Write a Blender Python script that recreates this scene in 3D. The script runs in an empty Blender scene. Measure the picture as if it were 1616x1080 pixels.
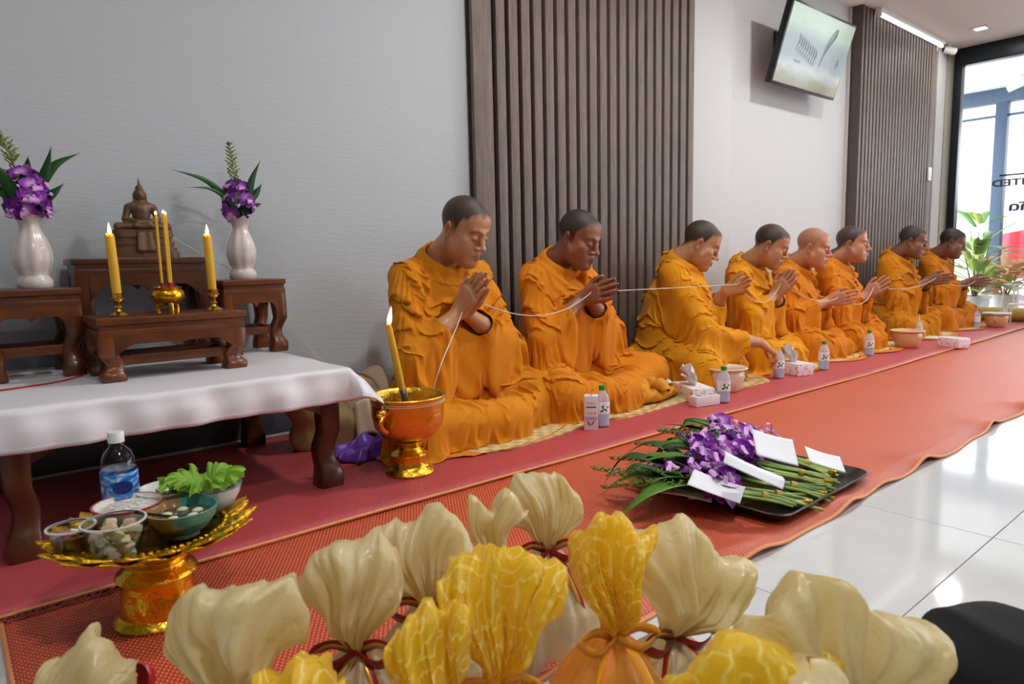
import bpy, bmesh, math, random
import numpy as np
from mathutils import Vector, Matrix, Euler
PI = math.pi
S = bpy.context.scene
COL = S.collection
# ------------------------------------------------------------------ camera (24 mm equivalent, 0.64 m above the floor)
CAM_Z = 0.64
def set_camera():
    yaw, pitch, roll = math.radians(49.995), math.radians(6.744), math.radians(-1.201)
    f = Vector((math.cos(yaw)*math.cos(pitch), math.sin(yaw)*math.cos(pitch), -math.sin(pitch)))
    r = Vector((math.sin(yaw), -math.cos(yaw), 0.0)); u = r.cross(f)
    c, s = math.cos(roll), math.sin(roll)
    r2 = c*r + s*u; u2 = -s*r + c*u
    cam = bpy.data.cameras.new('camera'); o = bpy.data.objects.new('camera', cam); COL.objects.link(o)
    m = Matrix((r2, u2, -f)).transposed().to_4x4(); m.translation = (0, 0, CAM_Z)
    o.matrix_world = m
    cam.sensor_fit = 'HORIZONTAL'; cam.sensor_width = 36.0; cam.lens = 1077.0/1616.0*36.0
    cam.clip_start = 0.02; cam.clip_end = 200
    cam.dof.use_dof = True; cam.dof.focus_distance = 2.25; cam.dof.aperture_fstop = 7.0
    S.camera = o
set_camera()
# ------------------------------------------------------------------ world, lamps, exposure
w = bpy.data.worlds.new('overcast_sky'); S.world = w; w.use_nodes = True
bg = w.node_tree.nodes['Background']; bg.inputs[0].default_value = (0.86, 0.93, 1.0, 1); bg.inputs[1].default_value = 7.0
S.view_settings.view_transform = 'Standard'; S.view_settings.look = 'None'
S.view_settings.exposure = -0.05; S.view_settings.gamma = 1.0; S.view_settings.use_curve_mapping = False
CEIL = 2.50
LAMP_W = 20.0
# x, y, power share: rows of recessed ceiling downlights
DOWNLIGHTS = [(-0.15, 1.15, .22), (2.05, 1.15, 1.25), (4.15, 1.25, 1.05), (5.75, 1.35, .7), (6.89, 2.02, .25),
              (-0.9, -0.6, .15), (0.55, -0.35, 1.2), (3.3, -0.5, .7), (5.4, -0.5, .6), (1.2, -2.4, .35), (4.4, -2.4, .5)]
for i, (x, y, k) in enumerate(DOWNLIGHTS):
    L = bpy.data.lights.new('downlight_lamp', 'AREA'); L.shape = 'DISK'; L.size = 0.16; L.energy = LAMP_W*k; L.color = (1.0, 0.985, 0.96)
    o = bpy.data.objects.new('downlight_lamp', L); COL.objects.link(o); o.location = (x, y, CEIL-0.012)
L = bpy.data.lights.new('glass_front_portal', 'AREA'); L.shape = 'RECTANGLE'; L.size = 2.5; L.size_y = 6.2
L.cycles.is_portal = True
o = bpy.data.objects.new('glass_front_portal', L); COL.objects.link(o); o.location = (7.44, -0.75, 1.2); o.rotation_euler = (0, math.radians(90), 0)
S.cycles.use_denoising = True
S.cycles.max_bounces = 8; S.cycles.diffuse_bounces = 4; S.cycles.glossy_bounces = 4; S.cycles.transmission_bounces = 6; S.cycles.transparent_max_bounces = 16
S.cycles.caustics_reflective = False; S.cycles.caustics_refractive = False; S.cycles.sample_clamp_indirect = 6.0

# ------------------------------------------------------------------ helpers
def lin(c):
    return tuple((v/12.92 if v <= .04045 else ((v+.055)/1.055)**2.4) for v in c)
def rgb(r, g, b): return lin((r/255, g/255, b/255))
MATS = {}
def mat(name, col, rough=.5, metal=0., bump=None, var=None, sheen=0., coat=0., spec=.5, alpha=1., trans=0., sss=0., emit=None, ior=1.45, attr=None, transl=0.):
    """Principled material; bump=(scale,strength[,stretch]), var=(scale,amount): procedural grain and colour variation."""
    if name in MATS: return MATS[name]
    m = bpy.data.materials.new(name); m.use_nodes = True; MATS[name] = m
    nt = m.node_tree; b = nt.nodes['Principled BSDF']
    b.inputs['Base Color'].default_value = (*col, 1); b.inputs['Roughness'].default_value = rough; b.inputs['Metallic'].default_value = metal
    b.inputs['IOR'].default_value = ior; b.inputs['Specular IOR Level'].default_value = spec
    if sheen: b.inputs['Sheen Weight'].default_value = sheen; b.inputs['Sheen Roughness'].default_value = .4
    if coat: b.inputs['Coat Weight'].default_value = coat; b.inputs['Coat Roughness'].default_value = .08
    if alpha < 1: b.inputs['Alpha'].default_value = alpha
    if trans: b.inputs['Transmission Weight'].default_value = trans
    if sss: b.inputs['Subsurface Weight'].default_value = sss; b.inputs['Subsurface Radius'].default_value = (.012, .005, .003); b.inputs['Subsurface Scale'].default_value = 1.0
    if emit: b.inputs['Emission Color'].default_value = (*emit[0], 1); b.inputs['Emission Strength'].default_value = emit[1]
    src = None
    if var or bump:
        tc = nt.nodes.new('ShaderNodeTexCoord')
    if var:
        n = nt.nodes.new('ShaderNodeTexNoise'); n.inputs['Scale'].default_value = var[0]; n.inputs['Detail'].default_value = 5
        nt.links.new(tc.outputs['Object'], n.inputs['Vector'])
        mx = nt.nodes.new('ShaderNodeMix'); mx.data_type = 'RGBA'
        a = var[1]
        mx.inputs[6].default_value = (*[c*(1-a) for c in col], 1); mx.inputs[7].default_value = (*[min(1, c*(1+a)) for c in col], 1)
        nt.links.new(n.outputs['Fac'], mx.inputs[0]); src = mx.outputs[2]
    if attr:
        at = nt.nodes.new('ShaderNodeAttribute'); at.attribute_name = attr
        mu = nt.nodes.new('ShaderNodeMix'); mu.data_type = 'RGBA'; mu.blend_type = 'MULTIPLY'; mu.inputs[0].default_value = 1
        if src: nt.links.new(src, mu.inputs[6])
        else: mu.inputs[6].default_value = (*col, 1)
        nt.links.new(at.outputs['Color'], mu.inputs[7]); src = mu.outputs[2]
    if src: nt.links.new(src, b.inputs['Base Color'])
    if bump:
        n2 = nt.nodes.new('ShaderNodeTexNoise'); n2.inputs['Scale'].default_value = bump[0]; n2.inputs['Detail'].default_value = 4
        v = tc.outputs['Object']
        if len(bump) > 2:
            mp = nt.nodes.new('ShaderNodeMapping'); mp.inputs['Scale'].default_value = bump[2]; nt.links.new(v, mp.inputs[0]); v = mp.outputs[0]
        nt.links.new(v, n2.inputs['Vector'])
        bp = nt.nodes.new('ShaderNodeBump'); bp.inputs['Strength'].default_value = bump[1]; bp.inputs['Distance'].default_value = .01
        nt.links.new(n2.outputs['Fac'], bp.inputs['Height']); nt.links.new(bp.outputs[0], b.inputs['Normal'])
    if transl:
        out = nt.nodes['Material Output']; tr = nt.nodes.new('ShaderNodeBsdfTranslucent'); ms = nt.nodes.new('ShaderNodeMixShader')
        ms.inputs[0].default_value = transl; tr.inputs[0].default_value = (*col, 1)
        if src: nt.links.new(src, tr.inputs[0])
        nt.links.new(b.outputs[0], ms.inputs[1]); nt.links.new(tr.outputs[0], ms.inputs[2]); nt.links.new(ms.outputs[0], out.inputs[0])
    return m

class MB:
    """mesh builder: pieces collected into ONE mesh object"""
    def __init__(s): s.v = []; s.f = []; s.n = 0; s.mi = []; s.cur = 0
    def add(s, V, F, M=None):
        V = np.asarray(V, float)
        if M is not None: V = V @ np.array(M.to_3x3()).T + np.array(M.translation)
        s.v.append(V); s.f += [tuple(i+s.n for i in f) for f in F]; s.mi += [s.cur]*len(F); s.n += len(V); return s
    def box(s, c, d, M=None, bev=0.):
        if bev:
            bm = bmesh.new(); bmesh.ops.create_cube(bm, size=1)
            for v in bm.verts: v.co = Vector((v.co.x*d[0], v.co.y*d[1], v.co.z*d[2]))
            bmesh.ops.bevel(bm, geom=bm.edges[:], offset=bev, segments=2, profile=.6, affect='EDGES')
            V = [tuple(v.co+Vector(c)) for v in bm.verts]; bm.verts.index_update(); F = [[v.index for v in f.verts] for f in bm.faces]; bm.free()
            return s.add(V, F, M)
        x, y, z = [k/2 for k in d]
        V = [(c[0]+a*x, c[1]+b*y, c[2]+e*z) for a in (-1, 1) for b in (-1, 1) for e in (-1, 1)]
        return s.add(V, [(0, 1, 3, 2), (4, 6, 7, 5), (0, 4, 5, 1), (2, 3, 7, 6), (0, 2, 6, 4), (1, 5, 7, 3)], M)
    def grid(s, fn, nu, nv, cu=False, cv=False, M=None):
        V = [fn(i/(nu if cu else nu-1), j/(nv if cv else nv-1)) for i in range(nu) for j in range(nv)]
        F = []
        for i in range(nu if cu else nu-1):
            for j in range(nv if cv else nv-1):
                i2, j2 = (i+1) % nu, (j+1) % nv
                F.append((i*nv+j, i2*nv+j, i2*nv+j2, i*nv+j2))
        return s.add(V, F, M)
    def lathe(s, prof, seg=32, M=None, mod=None):
        """prof: (r,z) list; mod(theta,r,z)->(r,z)"""
        V = []; F = []; k = len(prof)
        for i in range(seg):
            t = 2*PI*i/seg
            for r, z in prof:
                if mod: r, z = mod(t, r, z)
                V.append((r*math.cos(t), r*math.sin(t), z))
        for i in range(seg):
            a, b = i*k, ((i+1) % seg)*k
            for j in range(k-1): F.append((a+j, b+j, b+j+1, a+j+1))
        return s.add(V, F, M)
    def tube(s, pts, rad, seg=8, M=None, cap=True, flat=1.):
        P = [Vector(p) for p in pts]; n = len(P)
        R = rad if hasattr(rad, '__len__') else [rad]*n
        V = []; F = []; up = None
        for i in range(n):
            t = (P[min(i+1, n-1)]-P[max(i-1, 0)])
            t = t.normalized() if t.length > 1e-9 else Vector((0, 0, 1))
            if up is None: up = t.orthogonal().normalized()
            up = (up - t*up.dot(t)); up = up.normalized() if up.length > 1e-6 else t.orthogonal().normalized()
            sd = t.cross(up)
            for j in range(seg):
                a = 2*PI*j/seg
                V.append(tuple(P[i]+R[i]*(math.cos(a)*up+math.sin(a)*sd*flat)))
        for i in range(n-1):
            for j in range(seg):
                j2 = (j+1) % seg
                F.append((i*seg+j, i*seg+j2, (i+1)*seg+j2, (i+1)*seg+j))
        if cap: F += [tuple(range(seg))[::-1], tuple((n-1)*seg+j for j in range(seg))]
        return s.add(V, F, M)
    def ell(s, c, r, nu=16, nv=10, M=None):
        return s.grid(lambda u, v: (c[0]+r[0]*math.cos(2*PI*u)*math.sin(PI*v), c[1]+r[1]*math.sin(2*PI*u)*math.sin(PI*v), c[2]-r[2]*math.cos(PI*v)), nu, nv, cu=True, M=M)
    def prism(s, poly, h, M=None):
        """polygon (x,y) extruded from z=0 to z=h"""
        k = len(poly); V = [(x, y, 0) for x, y in poly]+[(x, y, h) for x, y in poly]
        F = [tuple(range(k))[::-1], tuple(range(k, 2*k))]+[(i, (i+1) % k, k+(i+1) % k, k+i) for i in range(k)]
        return s.add(V, F, M)
    def build(s, name, m, parent=None, smooth=True, angle=40, loc=None, kind=None, sub=0, solid=0.):
        me = bpy.data.meshes.new(name)
        V = np.concatenate(s.v) if s.v else np.zeros((0, 3))
        me.from_pydata(V.tolist(), [], s.f)
        for mm in (m if isinstance(m, (list, tuple)) else [m]): me.materials.append(mm)
        if isinstance(m, (list, tuple)): me.polygons.foreach_set('material_index', s.mi)
        me.validate(); 
        bm = bmesh.new(); bm.from_mesh(me); bmesh.ops.remove_doubles(bm, verts=bm.verts, dist=1e-6); bmesh.ops.recalc_face_normals(bm, faces=bm.faces); bm.to_mesh(me); bm.free()
        if smooth:
            me.polygons.foreach_set('use_smooth', [True]*len(me.polygons))
            if angle < 180: me.set_sharp_from_angle(angle=math.radians(angle))
        o = bpy.data.objects.new(name, me); COL.objects.link(o)
        if parent is not None: o.parent = parent
        if loc is not None: o.location = loc
        if kind: o['kind'] = kind
        if solid:
            md = o.modifiers.new('thickness', 'SOLIDIFY'); md.thickness = solid; md.offset = 0
        if sub:
            md = o.modifiers.new('subdivision', 'SUBSURF'); md.levels = sub; md.render_levels = sub
        return o
def tag(o, label=None, cat=None, group=None, kind=None):
    if label: o['label'] = label
    if cat: o['category'] = cat
    if group: o['group'] = group
    if kind: o['kind'] = kind
    return o
def thing(name, label, cat, loc=(0, 0, 0), rz=0., group=None, kind=None):
    o = bpy.data.objects.new(name, None); COL.objects.link(o); o.empty_display_size = .05
    o.location = loc; o.rotation_euler = (0, 0, rz)
    return tag(o, label, cat, group, kind)
def copy_tree(o, parent=None):
    c = o.copy(); COL.objects.link(c)
    if parent is not None: c.parent = parent
    for ch in list(o.children): copy_tree(ch, c)
    return c
def T(x, y, z): return Matrix.Translation((x, y, z))
def RZ(a): return Matrix.Rotation(a, 4, 'Z')
def RX(a): return Matrix.Rotation(a, 4, 'X')
def RY(a): return Matrix.Rotation(a, 4, 'Y')
def smooth_path(pts, n=8):
    """Catmull-Rom through the points"""
    P = [np.array(p, float) for p in pts]; P = [2*P[0]-P[1]]+P+[2*P[-1]-P[-2]]; out = []
    for i in range(1, len(P)-2):
        for k in range(n):
            t = k/n; a, b, c, d = P[i-1], P[i], P[i+1], P[i+2]
            out.append(tuple(.5*((2*b)+(-a+c)*t+(2*a-5*b+4*c-d)*t*t+(-a+3*b-3*c+d)*t**3)))
    out.append(tuple(P[-2])); return out
def text_mesh(body, size, name, m, parent, M, depth=.001, font_bold=0.):
    c = bpy.data.curves.new(name, 'FONT'); c.body = body; c.size = size; c.extrude = depth; c.offset = font_bold; c.resolution_u = 3
    t = bpy.data.objects.new('text_tmp', c); COL.objects.link(t)
    me = bpy.data.meshes.new_from_object(t.evaluated_get(bpy.context.evaluated_depsgraph_get()))
    bpy.data.objects.remove(t); bpy.data.curves.remove(c)
    me.transform(M); me.materials.clear(); me.materials.append(m)
    o = bpy.data.objects.new(name, me); COL.objects.link(o)
    if parent is not None: o.parent = parent
    return o
# ================================================================== THE ROOM
def wood_mat(name, dark, light, scale=(1, 1, 1), rough=.45, coat=.0, freq=14.):
    m = bpy.data.materials.new(name); m.use_nodes = True; nt = m.node_tree; b = nt.nodes['Principled BSDF']
    tc = nt.nodes.new('ShaderNodeTexCoord'); mp = nt.nodes.new('ShaderNodeMapping'); mp.inputs['Scale'].default_value = scale
    n = nt.nodes.new('ShaderNodeTexNoise'); n.inputs['Scale'].default_value = freq; n.inputs['Detail'].default_value = 8; n.inputs['Roughness'].default_value = .65
    oi = nt.nodes.new('ShaderNodeObjectInfo'); ad = nt.nodes.new('ShaderNodeVectorMath'); ad.operation = 'MULTIPLY_ADD'
    ad.inputs[1].default_value = (7.3, 3.1, 11.7)
    nt.links.new(tc.outputs['Object'], mp.inputs[0])
    nt.links.new(oi.outputs['Random'], ad.inputs[0]); nt.links.new(mp.outputs[0], ad.inputs[2]); nt.links.new(ad.outputs[0], n.inputs['Vector'])
    r = nt.nodes.new('ShaderNodeValToRGB'); r.color_ramp.elements[0].color = (*dark, 1); r.color_ramp.elements[1].color = (*light, 1)
    r.color_ramp.elements[0].position = .3; r.color_ramp.elements[1].position = .72
    nt.links.new(n.outputs['Fac'], r.inputs[0]); nt.links.new(r.outputs[0], b.inputs['Base Color'])
    bp = nt.nodes.new('ShaderNodeBump'); bp.inputs['Strength'].default_value = .15; bp.inputs['Distance'].default_value = .004
    nt.links.new(n.outputs['Fac'], bp.inputs['Height']); nt.links.new(bp.outputs[0], b.inputs['Normal'])
    b.inputs['Roughness'].default_value = rough; b.inputs['Coat Weight'].default_value = coat; b.inputs['Coat Roughness'].default_value = .12
    return m
X0, X1, Y0, Y1 = -2.433, 7.50, -4.2, 2.49
WALL = mat('wall_paint', rgb(188, 194, 199), .75, bump=(60, .12, (.35, 1, 3.0)), var=(1.3, .02))
WALL2 = mat('wall_paint_light', rgb(208, 210, 211), .7, bump=(80, .06), var=(1.5, .015))
GREYW = mat('mid_grey_wall_paint', rgb(128, 126, 124), .75, var=(1.3, .03))
CEILM = mat('ceiling_paint', rgb(240, 238, 235), .8, bump=(30, .04))
SLAT = wood_mat('grey_brown_slat_wood', rgb(92, 80, 73), rgb(128, 114, 105), (9, 9, .7), .55, freq=9.)
SLATBACK = mat('dark_slat_backing', rgb(48, 38, 33), .7)
DARKCOL = mat('dark_brown_board', rgb(88, 76, 70), .5, var=(20, .1))
BASEB = mat('charcoal_baseboard_vinyl', rgb(74, 80, 90), .4, var=(5, .08))
WHITETRIM = mat('off_white_trim', rgb(205, 203, 198), .5)
FRAME = mat('black_aluminium', rgb(38, 42, 48), .35, metal=.4)

def tile_material():
    m = bpy.data.materials.new('polished_white_tile'); m.use_nodes = True; nt = m.node_tree; b = nt.nodes['Principled BSDF']
    tc = nt.nodes.new('ShaderNodeTexCoord'); oi = nt.nodes.new('ShaderNodeObjectInfo'); ad = nt.nodes.new('ShaderNodeVectorMath'); ad.operation = 'ADD'
    sc = nt.nodes.new('ShaderNodeVectorMath'); sc.operation = 'SCALE'; sc.inputs[3].default_value = 9
    nt.links.new(oi.outputs['Location'], sc.inputs[0]); nt.links.new(tc.outputs['Object'], ad.inputs[0]); nt.links.new(sc.outputs[0], ad.inputs[1])
    n = nt.nodes.new('ShaderNodeTexNoise'); n.inputs['Scale'].default_value = 2.2; n.inputs['Detail'].default_value = 7; n.inputs['Distortion'].default_value = 1.2
    nt.links.new(ad.outputs[0], n.inputs['Vector'])
    r = nt.nodes.new('ShaderNodeValToRGB'); r.color_ramp.elements[0].color = (*rgb(196, 200, 203), 1); r.color_ramp.elements[1].color = (*rgb(220, 222, 223), 1)
    nt.links.new(n.outputs['Fac'], r.inputs[0]); nt.links.new(r.outputs[0], b.inputs['Base Color'])
    b.inputs['Roughness'].default_value = .07; b.inputs['Specular IOR Level'].default_value = .6
    return m
TILE = tile_material(); GROUT = mat('dark_grout', rgb(120, 122, 124), .9)
def build_room():
    fl = MB().box(((X0+X1)/2, (Y0+Y1)/2, -.055), (X1-X0+.3, Y1-Y0+.3, .09)).build('floor', GROUT, smooth=False); tag(fl, kind='structure')
    me = None; k = 0
    gx = [1.167+.6*i for i in range(-6, 12)]; gy = [.437+.6*j for j in range(-8, 5)]
    cache = {}
    for x in gx:
        for y in gy:
            a, b = max(x, X0), min(x+.6, X1); c, d = max(y, Y0), min(y+.6, Y1)
            if b-a < .03 or d-c < .03: continue
            key = (round(b-a, 3), round(d-c, 3))
            if key not in cache:
                o = MB().box((0, 0, -.005), (b-a-.0022, d-c-.0022, .01), bev=.0007).build('tile', TILE, fl, smooth=False); cache[key] = o.data
            else:
                o = bpy.data.objects.new('tile', cache[key]); COL.objects.link(o); o.parent = fl
            o.location = ((a+b)/2, (c+d)/2, 0)
    # side wall behind the monks, with its pilaster and boards
    wl = MB().box(((X0+X1)/2, Y1+.06, CEIL/2), (X1-X0+.3, .12, CEIL)).build('wall_left', WALL, smooth=False); tag(wl, kind='structure')
    MB().box((3.665, 2.475, CEIL/2), (.43, .035, CEIL), bev=.003).build('pilaster', WALL2, wl)
    MB().box((4.72, 2.486, CEIL/2), (1.66, .012, CEIL)).build('plaster_field', WALL2, wl, smooth=False)
    tag(MB().box((X0-.06, (Y0+Y1)/2, CEIL/2), (.12, Y1-Y0, CEIL)).build('wall_back', GREYW, smooth=False), kind='structure')
    tag(MB().box(((X0+X1)/2, Y0-.06, CEIL/2), (X1-X0+.3, .12, CEIL)).build('wall_right', GREYW, smooth=False), kind='structure')
    ce = MB()
    ce.box(((X0+X1)/2, (Y0+Y1)/2, CEIL+.05), (X1-X0+.3, Y1-Y0+.3, .1)); tag(ce.build('ceiling', CEILM, smooth=False), kind='structure')
    bb = MB().box((-.29, 2.480, .066), (4.26, .018, .090), bev=.002).build('baseboard_left', BASEB); tag(bb, kind='structure')
    tag(MB().box((-.29, 2.476, .0105), (4.26, .026, .020), bev=.002).build('trim_1', WHITETRIM), kind='structure')
    # slatted panels
    def panel(name, xa, xb, yb, first, pitch, wdt, n, wide_last=0):
        p = MB().box(((xa+xb)/2, (yb+2.49)/2+.008, CEIL/2), (xb-xa, 2.49-yb-.016, CEIL-.002)).build(name, SLATBACK, smooth=False); tag(p, kind='structure')
        e = MB().box((0, 0, 0), (first, .022, CEIL-.004), bev=.002).build('edge_board', SLAT, p); e.location = (xa+first/2, yb, CEIL/2)
        s0 = None
        for i in range(n):
            x = xa+first+(pitch-wdt)+i*pitch
            if s0 is None: o = MB().box((0, 0, 0), (wdt, .028, CEIL-.004), bev=.002).build('slat', SLAT, p); s0 = o.data
            else: o = bpy.data.objects.new('slat', s0); COL.objects.link(o); o.parent = p
            o.location = (x+wdt/2, yb, CEIL/2)
        return p
    panel('trim_2', 1.865, 3.452, 2.455, .105, .0748, .050, 20)
    p2 = panel('trim_3', 5.515, 7.02, 2.395, .03, .0610, .037, 23)
    MB().box((5.512, 2.435, CEIL/2), (.016, .108, CEIL-.004), bev=.002).build('end_board', DARKCOL, p2)
    MB().box((6.975, 2.392, CEIL/2), (.085, .026, CEIL-.004), bev=.002).build('edge_board', SLAT, p2)
    tag(MB().box((5.488, 2.474, CEIL/2), (.022, .03, CEIL-.003), bev=.002).build('trim_4', WHITETRIM), kind='structure')
    tag(MB().box((7.125, 2.43, CEIL/2), (.20, .12, CEIL-.003), bev=.004).build('trim_5', mat('light_grey_column', rgb(178, 174, 170), .6)), kind='structure')
    tag(MB().box((7.32, 2.425, CEIL/2), (.18, .12, CEIL-.003), bev=.004).build('trim_6', mat('olive_grey_column', rgb(140, 132, 116), .6)), kind='structure')
build_room()
# ------------------------------------------------------------------ glass shop front
def glass_mat(name, tint=(1, 1, 1), rough=.0):
    m = bpy.data.materials.new(name); m.use_nodes = True; nt = m.node_tree; nt.nodes.remove(nt.nodes['Principled BSDF'])
    t = nt.nodes.new('ShaderNodeBsdfTransparent'); t.inputs[0].default_value = (*tint, 1)
    g = nt.nodes.new('ShaderNodeBsdfGlossy'); g.inputs['Roughness'].default_value = rough
    lw = nt.nodes.new('ShaderNodeLayerWeight'); lw.inputs[0].default_value = .5; pw = nt.nodes.new('ShaderNodeMath'); pw.operation = 'POWER'; pw.inputs[1].default_value = 4.
    nt.links.new(lw.outputs['Facing'], pw.inputs[0]); fr = nt.nodes.new('ShaderNodeMath'); fr.operation = 'MULTIPLY_ADD'; fr.inputs[1].default_value = .7; fr.inputs[2].default_value = .035
    nt.links.new(pw.outputs[0], fr.inputs[0]); mx = nt.nodes.new('ShaderNodeMixShader')
    nt.links.new(fr.outputs[0], mx.inputs[0]); nt.links.new(t.outputs[0], mx.inputs[1]); nt.links.new(g.outputs[0], mx.inputs[2])
    nt.links.new(mx.outputs[0], nt.nodes['Material Output'].inputs[0]); return m
PANE = glass_mat('clear_glass', (.95, .97, .98)); CLEAR = glass_mat('clear_plastic', (.93, .95, .96), .05)
def build_front():
    fx = 7.45
    wf = bpy.data.objects.new('window_1', None); COL.objects.link(wf); tag(wf, kind='structure')
    MB().box((fx, 2.335, CEIL/2), (.09, .07, CEIL-.01), bev=.003).build('jamb', FRAME, wf)
    MB().box((fx, -.92, CEIL-.082), (.09, 6.44, .155), bev=.003).build('header', FRAME, wf)
    MB().box((fx, -.92, .016), (.10, 6.44, .03), bev=.003).build('bottom_track', FRAME, wf)
    for y in (.95, -.75, -2.4, -4.12):
        MB().box((fx, y, CEIL/2), (.08, .06, CEIL-.02), bev=.003).build('mullion', FRAME, wf)
    ys = [2.30, .95, -.75, -2.4, -4.12]
    for a, b in zip(ys, ys[1:]):
        MB().box((fx, (a+b)/2, 1.19), (.008, a-b-.05, 2.32)).build('pane', PANE, wf, smooth=False)
    # lettering stuck on the outside of the glass: it reads from the street, so it is seen reversed from here
    NAVY = mat('navy_vinyl', rgb(20, 30, 72), .5); GREY = mat('grey_vinyl', rgb(74, 78, 86), .5)
    # local text x -> world +y when seen from outside (looking towards -x)
    B = Matrix(((0, 0, 1, fx+.006), (1, 0, 0, 0), (0, 1, 0, 0), (0, 0, 0, 1)))
    o = text_mesh('LIMITED', .085, 'lettering', GREY, wf, B, .0008, .003); xs = [v.co.y for v in o.data.vertices]
    k = .43/(max(xs)-min(xs))
    for v in o.data.vertices: v.co.y = 2.026-(max(xs)-v.co.y)*k; v.co.z += 1.222
    o2 = text_mesh('จำกัด', .10, 'lettering', NAVY, wf, B, .0008, .0045); xs = [v.co.y for v in o2.data.vertices]; k = .30/(max(xs)-min(xs))
    for v in o2.data.vertices: v.co.y = 1.884-(max(xs)-v.co.y)*k; v.co.z += 1.0
    MB().box((fx+.006, 1.60, 1.318), (.0016, .74, .016)).build('rule_line', NAVY, wf, smooth=False)
build_front()
# ------------------------------------------------------------------ ceiling fittings
def build_fittings():
    EM = mat('downlight_diffuser', (1, 1, 1), .5, emit=((1, .96, .9), 6.0)); WH = mat('white_enamel', rgb(238, 238, 236), .35)
    base = None
    for i, (x, y, k) in enumerate(DOWNLIGHTS):
        t = thing('downlight', 'square recessed white downlight in the ceiling', 'ceiling light', (x, y, CEIL), 0, 'recessed ceiling downlights')
        q = [(-.062, -.062), (.062, -.062), (.062, .062), (-.062, .062)]
        if base is None:
            f = MB()
            for a in range(4): f.box((.052, 0, -.004), (.022, .126, .008), RZ(a*PI/2), bev=.002)
            fo = f.build('frame', WH, t); do = MB().box((0, 0, -.003), (.084, .084, .003)).build('diffuser', EM, t, smooth=False); base = (fo, do)
        else:
            for s in base: c = s.copy(); COL.objects.link(c); c.parent = t
        if x > 6: t['label'] = 'square recessed downlight in the white ceiling near the glass front'
        else: t['label'] = 'recessed ceiling downlight of the rows further into the room'
    tb = thing('batten_light', 'long white fluorescent batten along the ceiling above the far slatted panel', 'ceiling light', (6.35, 2.345, CEIL))
    MB().box((0, 0, -.018), (1.36, .05, .034), bev=.006).build('housing', WH, tb)
    MB().tube([(-.64, 0, -.045), (.64, 0, -.045)], .013, 12).build('tube', mat('fluorescent_tube', (.95, .95, .95), .3, emit=((1, 1, 1), 2.0)), tb)
    for s in (-1, 1): MB().box((s*.655, 0, -.042), (.018, .036, .04), bev=.003).build('end_holder', WH, tb)
    for s in (-.68, .62): MB().tube([(s, .02, -.03), (s, .022, -.09)], .004, 6).build('wire_clip', WH, tb)
    cc = thing('security_camera', 'small white and black security camera on the ceiling corner by the glass', 'camera', (7.14, 2.33, CEIL))
    MB().lathe([(0, 0), (.035, 0), (.035, -.012), (.012, -.018), (.012, -.03), (0, -.03)], 20).build('mount', WH, cc)
    A = T(0, 0, -.062) @ RZ(math.radians(-140)) @ RX(math.radians(75))
    MB().lathe([(0, -.06), (.028, -.06), (.031, -.05), (.031, .045), (.0, .045)], 20, A).build('housing', WH, cc)
    MB().lathe([(.031, .046), (.031, .052), (.026, .056), (0, .05)], 20, A).build('lens_hood', mat('black_plastic', rgb(26, 26, 28), .35), cc)
    sw = thing('light_switch', 'small white switch plate on the end board of the far slatted panel', 'switch', (6.955, 2.374, 1.345))
    MB().box((0, 0, 0), (.072, .012, .118), bev=.004).build('plate', WH, sw); MB().box((0, -.008, 0), (.03, .006, .055), bev=.002).build('rocker', WH, sw)
    # television on a tilting bracket
    tv = thing('television', 'flat screen television tilted down from the pale wall, screen lit', 'television', (4.56, 2.352, 1.965))
    A = T(0, -.06, 0) @ RX(math.radians(17)); A0 = A; AS = A @ Matrix.Diagonal((.9, 1, .87, 1))
    BL = mat('tv_black', rgb(22, 23, 25), .3)
    MB().box((0, 0, 0), (.86, .045, .49), A, bev=.006).build('cabinet', BL, tv)
    m = bpy.data.materials.new('tv_picture'); m.use_nodes = True; nt = m.node_tree; b = nt.nodes['Principled BSDF']
    tc = nt.nodes.new('ShaderNodeTexCoord'); sp = nt.nodes.new('ShaderNodeSeparateXYZ'); nt.links.new(tc.outputs['Generated'], sp.inputs[0])
    r = nt.nodes.new('ShaderNodeValToRGB'); cr = r.color_ramp; cr.elements[0].position = 0; cr.elements[0].color = (*rgb(178, 164, 128), 1); cr.elements[1].position = 1; cr.elements[1].color = (*rgb(186, 200, 160), 1)
    for pos, c in ((.12, rgb(196, 190, 170)), (.25, rgb(236, 240, 240)), (.36, rgb(190, 202, 208)), (.6, rgb(178, 192, 194)), (.78, rgb(206, 226, 200))):
        e = cr.elements.new(pos); e.color = (*c, 1)
    n = nt.nodes.new('ShaderNodeTexNoise'); n.inputs['Scale'].default_value = 4; nt.links.new(tc.outputs['Generated'], n.inputs['Vector'])
    ma = nt.nodes.new('ShaderNodeMath'); ma.operation = 'MULTIPLY_ADD'; ma.inputs[1].default_value = .22; nt.links.new(n.outputs['Fac'], ma.inputs[0])
    sb = nt.nodes.new('ShaderNodeMath'); sb.operation = 'SUBTRACT'; sb.inputs[1].default_value = .11; nt.links.new(sp.outputs['Z'], sb.inputs[0]); nt.links.new(sb.outputs[0], ma.inputs[2])
    nt.links.new(ma.outputs[0], r.inputs[0]); nt.links.new(r.outputs[0], b.inputs['Emission Color']); b.inputs['Emission Strength'].default_value = .62
    b.inputs['Base Color'].default_value = (.02, .02, .02, 1); b.inputs['Roughness'].default_value = .12
    MB().box((0, -.0235, 0), (.828, .003, .458), A).build('screen', m, tv, smooth=False)
    INK = mat('tv_ink', rgb(120, 136, 140), .3, emit=(rgb(110, 126, 130), .55)); INK2 = mat('tv_ink_teal', rgb(60, 104, 108), .3, emit=(rgb(60, 106, 110), .6))
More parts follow.
